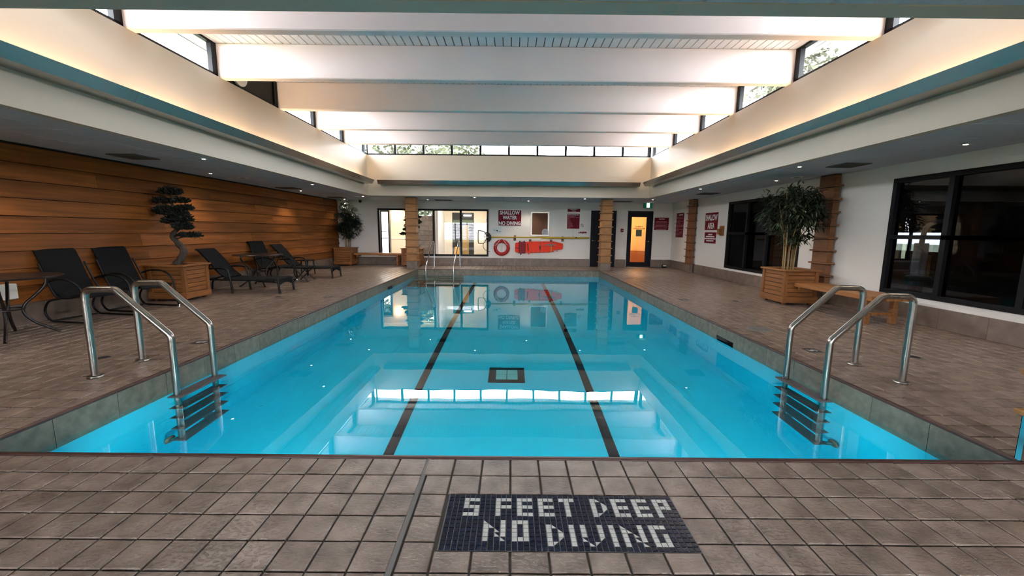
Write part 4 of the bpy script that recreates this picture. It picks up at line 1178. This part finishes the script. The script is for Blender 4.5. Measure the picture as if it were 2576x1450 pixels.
st = empty('side_table', (-5.98, 11.78, 0), 0, 'small low black side table beyond the far sun lounger', 'table')
MB().bbox(-.21, .21, -.21, .21, .405, .43, .008).build('table_top', 'frame_black', st)
for sx in (-1, 1):
    for sy in (-1, 1): MB().tube([(sx*.18, sy*.18, .406), (sx*.20, sy*.20, .004)], [.018, .015], 8).build('leg', 'frame_black', st, .8)
fs_ = empty('footstool', (-5.25, 10.30, 0), .1, 'black sling footstool under the round table between the loungers', 'footstool')
sheet([(-.20, .36), (-.1, .345), (.1, .345), (.20, .36)], .42, .016).build('sling', 'sling_black', fs_, .6)
for s in (-1, 1):
    MB().tube([(-.21, s*.22, .36), (.21, s*.22, .36)], .012, 8).build('rail', 'frame_black', fs_)
    MB().tube([(-.16, s*.22, .352), (.18, s*.22, .006)], .012, 8).build('leg', 'frame_black', fs_)
    MB().tube([(.16, s*.22, .352), (-.18, s*.22, .006)], .012, 8).build('leg', 'frame_black', fs_)
# wall heater at the left edge
ht = empty('wall_heater', (XL + .035, 4.82, .47), 0, 'white wall heater grille behind the left round table', 'heater')
MB().bbox(0, .07, -.42, .42, -.10, .10, .008).build('case', 'white_enamel', ht)
for k in range(8): MB().box(.0702, .073, -.02+k*.034, -.006+k*.034, -.05, .07).build('slot', 'ink_black', ht)

# ================================================================== THINGS ON THE BACK WALL
WY = YF - .002
RX = (math.pi/2, 0, 0)
def rrect(w, h, r, n=4):
    out = []
    for cx, cz, a0 in ((w/2-r, h/2-r, 0), (-w/2+r, h/2-r, 90), (-w/2+r, -h/2+r, 180), (w/2-r, -h/2+r, 270)):
        for k in range(n+1):
            a = math.radians(a0 + 90*k/n); out.append((cx + r*math.cos(a), cz + r*math.sin(a)))
    return out
def sign(x0, x1, z0, z1, label, name='sign', rim=.012, r=.02, wall='back', y0=0, y1=0):
    """red enamel sign with pale rim; returns root and a text placer in sign space"""
    if wall == 'back':
        w, h = x1-x0, z1-z0; t = empty(name, ((x0+x1)/2, WY, (z0+z1)/2), 0, label, 'sign')
    else:
        w, h = y1-y0, z1-z0; t = empty(name, (XR - .002, (y0+y1)/2, (z0+z1)/2), math.pi/2*-1, label, 'sign')
    f = lambda a, b, c: (a, -c, b)
    MB().prism(rrect(w, h, r), 0, .006, f).build('rim', 'sign_white', t)
    MB().prism(rrect(w-2*rim, h-2*rim, max(.004, r-rim)), .0061, .009, f).build('panel', 'sign_red', t)
    def put(body, cx, cz, tw, th, m='sign_white', bold=.025): return text(body, tw, th, m, t, (cx, -.0105, cz), RX, bold=bold)
    def line(cx, cz, lw, lh=.012, m='sign_line'):
        """one row of print too small to read: short word-like dashes"""
        x = cx - lw/2; mb = MB()
        while x < cx + lw/2 - .01:
            l = min(rng.uniform(.02, .07), cx + lw/2 - x); mb.box(x, x+l*.86, -.0108, -.0092, cz-lh/2, cz+lh/2); x += l
        mb.build('print_line', m, t)
    return t, put, line
t, put, line = sign(-.517, .363, 1.497, 2.086, 'red and white SHALLOW WATER NO DIVING sign on the back wall')
put('SHALLOW', 0, .19, .74, .135); put('WATER', 0, .012, .53, .135); put('NO DIVING', 0, -.195, .82, .135)
t, put, line = sign(2.065, 2.545, 2.03, 2.158, 'small red EMERGENCY PHONE sign above the larger red notice', rim=.006, r=.008)
put('EMERGENCY', 0, .028, .25, .032); put('PHONE', 0, -.028, .13, .032)
t, put, line = sign(2.06, 2.535, 1.41, 1.97, 'tall red notice with lines of white print beside the navy door', rim=.006, r=.008)
line(0, .235, .43, .03, 'sign_white')
for k, wd in enumerate((.31, .24, .43, .08, .09, .09, .11, .15, .20, .19, .20, .12)):
    line(-.215 + wd/2, .185 - (k*.022 if k < 5 else .088 + (k-4)*.048), wd, .012 if k < 5 else .017)
t, put, line = sign(5.322, 5.866, 1.393, 1.86, 'wide red caution notice right of the glazed door', rim=.006, r=.008)
put('CAUTION', 0, .175, .21, .04)
for k, wd in enumerate((.40, .44, .48, .42, .49, .46, .39)): line(0, .085 - k*.047, wd, .02)
t, put, line = sign(0, 0, 1.135, 2.005, 'tall red rules board on the right wall by the far corner', rim=.006, r=.008, wall='right', y0=14.40, y1=15.055)
line(.05, .36, .34, .035, 'sign_white')
for k, wd in enumerate((.52, .55, .30, .56, .30, .56, .55, .56, .26, .56, .22, .52, .50, .40, .15)): line(-.29 + wd/2, .275 - k*.047, wd, .016)
t, put, line = sign(0, 0, 1.38, 1.92, 'large red SHALLOW AREA sign on the right wall', wall='right', y0=12.008, y1=12.812)
put('SHALLOW', 0, .115, .70, .18); put('AREA', 0, -.13, .42, .18)
t, put, line = sign(0, 0, .99, 1.33, 'smaller red notice directly below the SHALLOW AREA sign', rim=.006, r=.008, wall='right', y0=12.055, y1=12.775)
for k, (wd, hh) in enumerate(((.26, .035), (.52, .035), (.68, .035), (.46, .035))): line(0, .10 - k*.063, wd, hh, 'sign_white')
# white card with diamond mark
t = empty('notice_card', (-.548, WY, 1.315), 0, 'white card with a small black diamond mark hanging slightly tilted', 'notice')
t.rotation_euler = (0, -.06, 0)
MB().box(-.175, .175, -.006, 0, -.118, .118).build('card', 'paper', t)
MB().add([(-.035,-.0065,0),(0,-.0065,-.035),(.035,-.0065,0),(0,-.0065,.035),(-.035,-.0085,0),(0,-.0085,-.035),(.035,-.0085,0),(0,-.0085,.035)], [(4,5,6,7),(0,3,2,1),(0,1,5,4),(1,2,6,5),(2,3,7,6),(3,0,4,7)]).build('diamond_mark', 'ink_black', t)
for cx, cz, lw in ((-.10, .035, .09), (-.09, .012, .07), (.095, -.03, .11), (.085, -.055, .08)): MB().box(cx-lw/2, cx+lw/2, -.0085, -.0065, cz-.006, cz+.006).build('print_line', 'grey_plastic', t)
# cork board
t = empty('cork_board', (1.05, WY, 1.58), 0, 'metal framed cork notice board on the back wall', 'notice board')
w_, h_ = .69, .89
MB().box(-w_/2+.05, w_/2-.05, -.012, 0, -h_/2+.05, h_/2-.05).build('cork_panel', 'cork', t)
for a in ((-w_/2, -w_/2+.055, -h_/2, h_/2), (w_/2-.055, w_/2, -h_/2, h_/2)): MB().bbox(a[0], a[1], -.025, 0, a[2], a[3], .004).build('frame_bar', 'alu', t)
for z in (-h_/2, h_/2-.05): MB().bbox(-w_/2+.056, w_/2-.056, -.025, 0, z, z+.05, .004).build('frame_bar', 'alu', t)
t = empty('notice_sheet', (1.245, WY-.027, 1.275), 0, 'round-topped grey paper sheet pinned to the cork board corner', 'notice')
MB().prism([(-.11, -.10), (.12, -.10)] + [(.005 + .125*math.cos(math.radians(a)), .0 + .125*math.sin(math.radians(a))) for a in range(-5, 190, 15)], 0, .003, lambda a, b, c: (a, -c, b)).build('sheet', 'paper_grey', t)
for cz, lw in ((.06, .12), (.025, .16), (0, .18)): MB().box(-lw/2, lw/2, -.0048, -.0032, cz-.006, cz+.006).build('print_line', 'grey_plastic', t)
for cx in (-.06, 0, .07): MB().box(cx-.014, cx+.014, -.0048, -.0032, -.075, -.045).build('print_mark', 'ink_black', t)
# small no-smoking mark, decal, phone
t = empty('no_smoking_mark', (2.63, WY, 1.545), 0, 'tiny round prohibition mark on the wall beside the red notice', 'sign')
MB().tube([(.045*math.cos(2*math.pi*k/24), -.003, .045*math.sin(2*math.pi*k/24)) for k in range(24)], .006, 6, closed=True).build('ring', 'vent_grey', t)
MB().tube([(-.05, -.003, .05), (.06, -.003, -.06)], .006, 6).build('slash', 'vent_grey', t)
t = empty('red_emblem', (2.655, WY, 1.272), 0, 'small red emblem plate above the yellow pole', 'sign')
MB().prism([(-.155, -.03), (-.145, .02), (-.09, .035), (-.03, .03), (0, .045), (.03, .03), (.14, .038), (.155, 0), (.14, -.03), (.02, -.03), (0, -.045), (-.02, -.03)], 0, .008, lambda a, b, c: (a, -c, b)).build('plate', 'sign_red', t)
for cx, lw in ((-.11, .03), (-.02, .03), (-.075, .11), (.075, .11)): MB().box(cx-lw/2, cx+lw/2, -.0105, -.0082, (-.026 if lw > .05 else .004), (-.016 if lw > .05 else .02)).build('print_line', 'sign_white', t)
t = empty('wall_phone', (2.315, WY, 1.24), 0, 'slim white wall phone with a hanging cord under the red notice', 'phone')
MB().bbox(-.035, .035, -.05, 0, -.10, .10, .012).build('handset', 'white_enamel', t, .6)
MB().tube(bez([(-.01, -.02, -.10), (-.015, -.02, -.3), (-.005, -.02, -.5), (-.02, -.02, -.60)], 5), .006, 6).build('cord', 'white_enamel', t)
# rescue pole with net on wooden brackets
for k, (x, z0, z1, d) in enumerate(((.12, .955, 1.145, .06), (.695, .92, 1.005, .06), (1.48, .915, 1.0, .06), (1.91, .935, 1.125, .06))):
    lb = ['short wooden wall bracket under the yellow pole left of the cork board', 'small wooden wall block above the spine board, below the cork board', 'small wooden wall block at the spine board hook', 'wooden wall bracket under the right half of the yellow pole'][k]
    t = empty('wall_bracket', (x, WY, (z0+z1)/2), 0, lb, 'bracket'); h = (z1-z0)/2
    if k in (0, 3):
        MB().bbox(-.045, .045, -.028, 0, -h, h, .004).build('block', 'bracket_wood', t)
        MB().bbox(-.025, .025, -.085, -.0285, 1.04-(z0+z1)/2 - .012, 1.04-(z0+z1)/2, .003).build('peg', 'bracket_wood', t)
    else: MB().bbox(-.043, .043, -.05, 0, -h, h, .004).build('block', 'bracket_wood', t)
t = empty('rescue_pole', (1.0, WY - .062, 1.075), 0, 'long yellow rescue pole lying on wall brackets with a skimmer net', 'pole')
MB().tube([(-1.78, 0, 0), (1.90, 0, .012)], .024, 12).build('shaft', 'pole_yellow', t, .8)
MB().tube([(-1.93, 0, 0), (-1.74, 0, 0)], .017, 10).build('ferrule', 'alu', t, .8)
MB().tube([(1.38, 0, .009), (1.44, 0, .009)], .027, 10).build('clamp', 'strap_black', t, .8)
MB().tube([(.1, -.028, -.026), (1.90, -.028, -.012)], .012, 8).build('second_shaft', 'pole_yellow', t, .8)
fr = bez([(-1.93, 0, .0), (-1.97, -.02, .12), (-2.04, -.03, .20), (-2.20, -.03, .235), (-2.25, -.03, .20), (-2.25, -.03, -.18), (-2.20, -.03, -.235), (-2.04, -.03, -.22), (-1.97, -.02, -.12), (-1.93, 0, 0)], 4)
MB().tube(fr, .014, 8).build('net_frame', 'strap_black', t, .8)
net = MB()
for k in range(10):
    a = -.20 + .4*k/9
    net.tube(bez([(-2.05, -.03, a), (-1.90, -.05, a*.9), (-1.80, -.03, a*.55)], 3), .004, 4)
for x, sc in ((-2.0, 1.0), (-1.93, .98), (-1.86, .85), (-1.80, .55)): net.tube([(x, -.045, -.20*sc), (x, -.05, 0), (x, -.045, .20*sc)], .004, 4)
net.prism([(-1.98, .18), (-1.84, .16), (-1.76, .05), (-1.76, -.08), (-1.84, -.18), (-1.90, -.12), (-1.86, 0), (-1.92, .10)], -.044, -.036, lambda a, b, c: (a, c, b))
net.build('net', 'strap_black', t)
MB().tube(bez([(-2.05, -.03, -.22), (-2.06, -.03, -.36), (-1.98, -.03, -.48), (-1.80, -.03, -.55)], 5), .008, 6).build('hook_tail', 'strap_black', t)
# life ring
t = empty('life_ring', (-.37, WY - .055, .69), 0, 'red ring buoy with white rope hanging on the back wall', 'life ring')
mb = MB(); vs, fs = [], []
NB, NS = 40, 12
for i in range(NB):
    a = 2*math.pi*i/NB
    for k in range(NS):
        b = 2*math.pi*k/NS; rr = .243 + .064*math.cos(b); vs.append((rr*math.cos(a), .048*math.sin(b), rr*math.sin(a)))
for i in range(NB):
    for k in range(NS): fs.append((i*NS+k, i*NS+(k+1) % NS, ((i+1) % NB)*NS+(k+1) % NS, ((i+1) % NB)*NS+k))
mb.add(vs, fs).build('ring', 'ring_red', t, .9)
rope = [(.318*math.cos(a), -.012, .318*math.sin(a)) for a in np.linspace(math.pi*.93, math.pi*2.07, 24)]
MB().tube(rope, .008, 6).build('rope', 'rope_white', t)
MB().tube([(-.30, -.02, .07), (-.17, -.052, .13), (-.05, -.045, .305)], .009, 6).build('rope', 'rope_white', t)
MB().tube([(.31, -.02, .02), (.18, -.052, .12), (.05, -.045, .305)], .009, 6).build('rope', 'rope_white', t)
MB().tube([(-.22, -.05, .06), (-.20, -.052, .16)], .009, 6).build('rope_knot', 'rope_white', t)
for x in (-.04, .0, .035): MB().tube([(x, .03, .19), (x*.8, .03, -.19)], .006, 6).build('hanging_cord', 'rope_white', t)
MB().tube([(.005, .0, -.31), (0, .0, -.54)], .005, 6).build('rope_end', 'rope_white', t)
MB().box(-.03, .03, -.0, .054, .195, .235).build('hanger', 'bracket_wood', t)
# spine board
t = empty('spine_board', (1.03, WY - .03, .71), 0, 'bright orange spine board with red head straps on the back wall', 'rescue board')
out = [(-.90, .13), (-.86, .17), (-.70, .185), (-.42, .20), (-.36, .215), (.55, .228), (.82, .17), (.885, .15), (.90, .12), (.895, -.04), (.86, -.065), (.60, -.10), (.42, -.185), (-.36, -.215), (-.42, -.205), (-.70, -.20), (-.86, -.195), (-.90, -.16)]
f = lambda a, b, c: (a, -c, b)
MB().prism(out, -.02, .02, f).build('board', 'board_orange', t)
inner = [(x*.93, z*.86) for x, z in out]
MB().prism(inner, .0201, .028, f).build('raised_face', 'board_orange', t)
for k in range(7):
    x = -.28 + k*.16
    for z in (.185, -.178 + .012*max(0, k-4)*2):
        MB().prism([(x+.045*math.cos(a)*(1), z+.013*math.sin(a)) for a in np.linspace(0, 2*math.pi, 11)[:-1]], .0285, .0295, f).build('hand_hole', 'label_rust', t)
for x in (-.735, -.665, -.60, -.535): MB().bbox(x-.032, x+.032, -.055, -.0285, -.225, .205, .008).build('head_strap', 'strap_red', t)
for x in (-.72, -.56): MB().bbox(x-.02, x+.02, -.06, -.025, .195, .24, .006).build('buckle', 'strap_black', t)
MB().bbox(-.70, -.665, -.05, -.03, -.29, -.22, .005).build('strap_tail', 'strap_black', t)
MB().prism([(-.90, -.015), (-.77, -.03), (-.77, -.05), (-.90, -.03)], .0285, .032, f).build('slot', 'strap_black', t)
MB().prism([(-.44, .16), (-.415, .16), (-.38, -.14), (-.42, -.14)], .0285, .033, f).build('strap', 'strap_black', t)
MB().prism([(-.42, -.12), (-.36, -.12), (-.365, -.27), (-.40, -.27)], .0285, .033, f).build('strap', 'board_orange', t)
MB().prism([(.015, .05), (.06, .05), (.06, -.07), (.015, -.07)], .0285, .036, f).build('buckle', 'strap_black', t)
MB().prism([(.10, .035), (.56, .05), (.56, .065), (.10, .05)], .0285, .034, f).build('strap', 'vent_grey', t)
MB().prism([(.22, .12), (.66, .11), (.60, .075), (.30, .075)], .0285, .040, f).build('strap', 'grey_plastic', t)
MB().tube([(.45, -.03, .22), (.46, -.045, .16), (.44, -.045, .11)], .012, 8).build('hook', 'vent_grey', t)
for x in (.03, .44): MB().prism([(x, .20), (x+.035, .20), (x+.035, -.175), (x, -.175)], .0285, .031, f).build('body_strap', 'label_rust' if x < .1 else 'pole_yellow', t)
# alarm plate between doors, exit sign, camera, sconce, floor gadget
t = empty('alarm_plate', (4.13, WY, 1.373), 0, 'small dark red alarm plate on the wall between the two navy doors', 'alarm')
MB().bbox(-.052, .052, -.025, 0, -.06, .06, .006).build('plate', 'sign_red', t)
MB().box(-.025, .025, -.027, -.0252, -.012, .012).build('print', 'sign_white', t)
t = empty('exit_sign', (5.03, WY - .06, 2.292), .12, 'green and white running man exit sign over the glazed door', 'exit sign')
MB().bbox(-.165, .165, -.03, .03, -.092, .088, .006).build('case', 'exit_green', t)
MB().box(-.055, .055, -.0325, -.0305, -.078, .078).build('lit_panel', 'exit_glow', t)
man = MB().lathe([(.010, -.001), (.010, .001)], c=(.012, -.0338, .052), n=10, axis='y')
for a, b in (((.006, .04), (-.006, -.005)), ((.004, .034), (.032, .018)), ((.032, .018), (.034, .0)), ((.004, .034), (-.026, .028)), ((-.026, .028), (-.034, .008)), ((-.006, -.005), (.020, -.026)), ((.020, -.026), (.014, -.058)), ((-.006, -.005), (-.014, -.036)), ((-.014, -.036), (-.042, -.05))):
    man.tube([(a[0], -.0338, a[1]), (b[0], -.0338, b[1])], .0055, 6)
man.build('running_man', 'ink_black', t)
MB().box(-.02, .02, .0305, .06, -.02, .03).build('bracket', 'exit_green', t)
t = empty('security_camera', (-5.56, 15.25, ZC), 0, 'small black security camera on the ceiling above the far left bamboo', 'camera')
MB().lathe([(.05, 0), (.055, -.02), (.05, -.035)], n=20).build('mount', 'vent_grey', t, .6)
MB().lathe([(.045, -.036), (.05, -.06), (.035, -.095), (.008, -.105)], n=20).build('dome', 'black_frame', t, .8)
t = empty('wooden_sconce', (XR - .002, 11.71, 1.372), -math.pi/2, 'stepped wooden wall sconce between the red signs and the far dark window', 'lamp')
MB().bbox(-.075, .075, -.06, 0, -.135, .135, .004).build('back_board', 'cedar_post', t)
MB().bbox(-.10, .02, -.12, -.0605, -.105, .055, .004).build('front_block', 'cedar_slat', t)
t = empty('floor_gadget', (5.66, 15.10, 0), 0, 'small black floor device with a cord at the far right corner', 'device')
MB().bbox(-.07, .07, -.05, .05, .002, .12, .01).build('body', 'frame_black', t)
MB().box(-.06, .06, -.0525, -.0505, .07, .11).build('label_plate', 'white_enamel', t)
MB().tube(bez([(-.07, 0, .02), (-.2, -.05, .012), (-.35, .02, .012), (-.55, .0, .012)], 4), .008, 6).build('cord', 'frame_black', t)

# ================================================================== CEILING FITTINGS
def downlight(x, y, label):
    t = empty('downlight', (x, y, ZC), 0, label, 'ceiling light', 'recessed ceiling lights')
    MB().lathe([(.036, -.0005), (.055, -.001), (.058, -.006), (.036, -.008)], n=24).build('trim_ring', 'white_enamel', t, .6)
    MB().lathe([(.002, -.006), (.034, -.0065), (.034, -.0075), (.002, -.009)], n=20).build('lamp', 'downlight_glow', t, .6)
    l = bpy.data.lights.new('downlight_beam', 'SPOT'); l.energy = SPOT_W; l.color = (1.0, .88, .72); l.spot_size = 1.9; l.spot_blend = .7; l.shadow_soft_size = .03
    o = bpy.data.objects.new('downlight_beam', l); C.objects.link(o); o.parent = t; o.location = (0, 0, -.02)
ords = ['first', 'second', 'third', 'fourth', 'fifth']
for k, y in enumerate((3.15, 6.65, 10.19, 13.60)): downlight(-4.86, y, 'recessed ceiling light beside the left opening edge, %s from the camera' % ords[k])
for k, y in enumerate((4.85, 8.36, 11.87, 14.92)): downlight(-6.0, y, 'recessed ceiling light close to the cedar wall, %s from the camera' % ords[k])
for k, y in enumerate((3.3, 6.83, 10.34, 13.79)): downlight(4.66, y, 'recessed ceiling light beside the right opening edge, %s from the camera' % ords[k])
for k, y in enumerate((5.07, 8.60)): downlight(5.42, y, 'recessed ceiling light close to the right wall, %s from the camera' % ords[k])
for k, (x, y) in enumerate(((-3.01, 14.85), (-1.22, 13.59), (.59, 14.95), (2.40, 13.73))): downlight(x, y, 'recessed ceiling light over the far deck, %s from the left' % ords[k])
def vent(x, y, wx, wy, label):
    t = empty('ceiling_vent', (x, y, ZC), 0, label, 'vent')
    MB().box(-wx/2, wx/2, -wy/2, wy/2, -.006, -.0005).build('backing', 'ink_black', t)
    for s in (-1, 1):
        MB().bbox(-wx/2-.02, wx/2+.02, *sorted((s*wy/2, s*(wy/2+.025))), -.016, -.0005, .003).build('frame_bar', 'vent_grey', t)
        MB().bbox(*sorted((s*wx/2, s*(wx/2+.025))), -wy/2, wy/2, -.016, -.0005, .003).build('frame_bar', 'vent_grey', t)
    n = max(3, int(wy/.05))
    for k in range(n): MB().box(-wx/2, wx/2, -wy/2+(k+.3)*wy/n, -wy/2+(k+.55)*wy/n, -.014, -.0065).build('slat', 'vent_grey', t)
vent(-5.82, 6.50, .40, .40, 'dark ceiling vent over the left deck nearest the camera')
vent(-5.95, 11.15, .46, .36, 'dark ceiling vent over the left deck, second from the camera')
vent(-5.95, 14.15, .46, .36, 'dark ceiling vent over the left deck by the far corner')
vent(5.29, 6.63, .36, .36, 'dark ceiling vent over the right deck nearest the camera')
vent(5.42, 11.55, .42, .42, 'dark ceiling vent over the right deck, second from the camera')
vent(3.9, 14.7, .60, .34, 'dark ceiling vent in front of the glazed door')
vent(-2.45, 14.9, .55, .30, 'ceiling vent above the back window')
def speaker(x, y, label):
    t = empty('ceiling_speaker', (x, y, ZC), 0, label, 'speaker')
    MB().lathe([(.09, -.0005), (.105, -.003), (.10, -.010), (.085, -.012)], n=28).build('rim', 'white_enamel', t, .6)
    MB().lathe([(.002, -.008), (.084, -.009), (.084, -.0115), (.002, -.013)], n=24).build('grille', 'vent_grey', t, .6)
speaker(5.47, 8.06, 'round ceiling speaker above the right bamboo')
speaker(-6.03, 13.13, 'round ceiling speaker near the far end of the cedar wall')
speaker(-5.78, 9.0, 'round ceiling speaker above the near sun lounger')
speaker(0.0, 14.9, 'round ceiling speaker above the life ring')
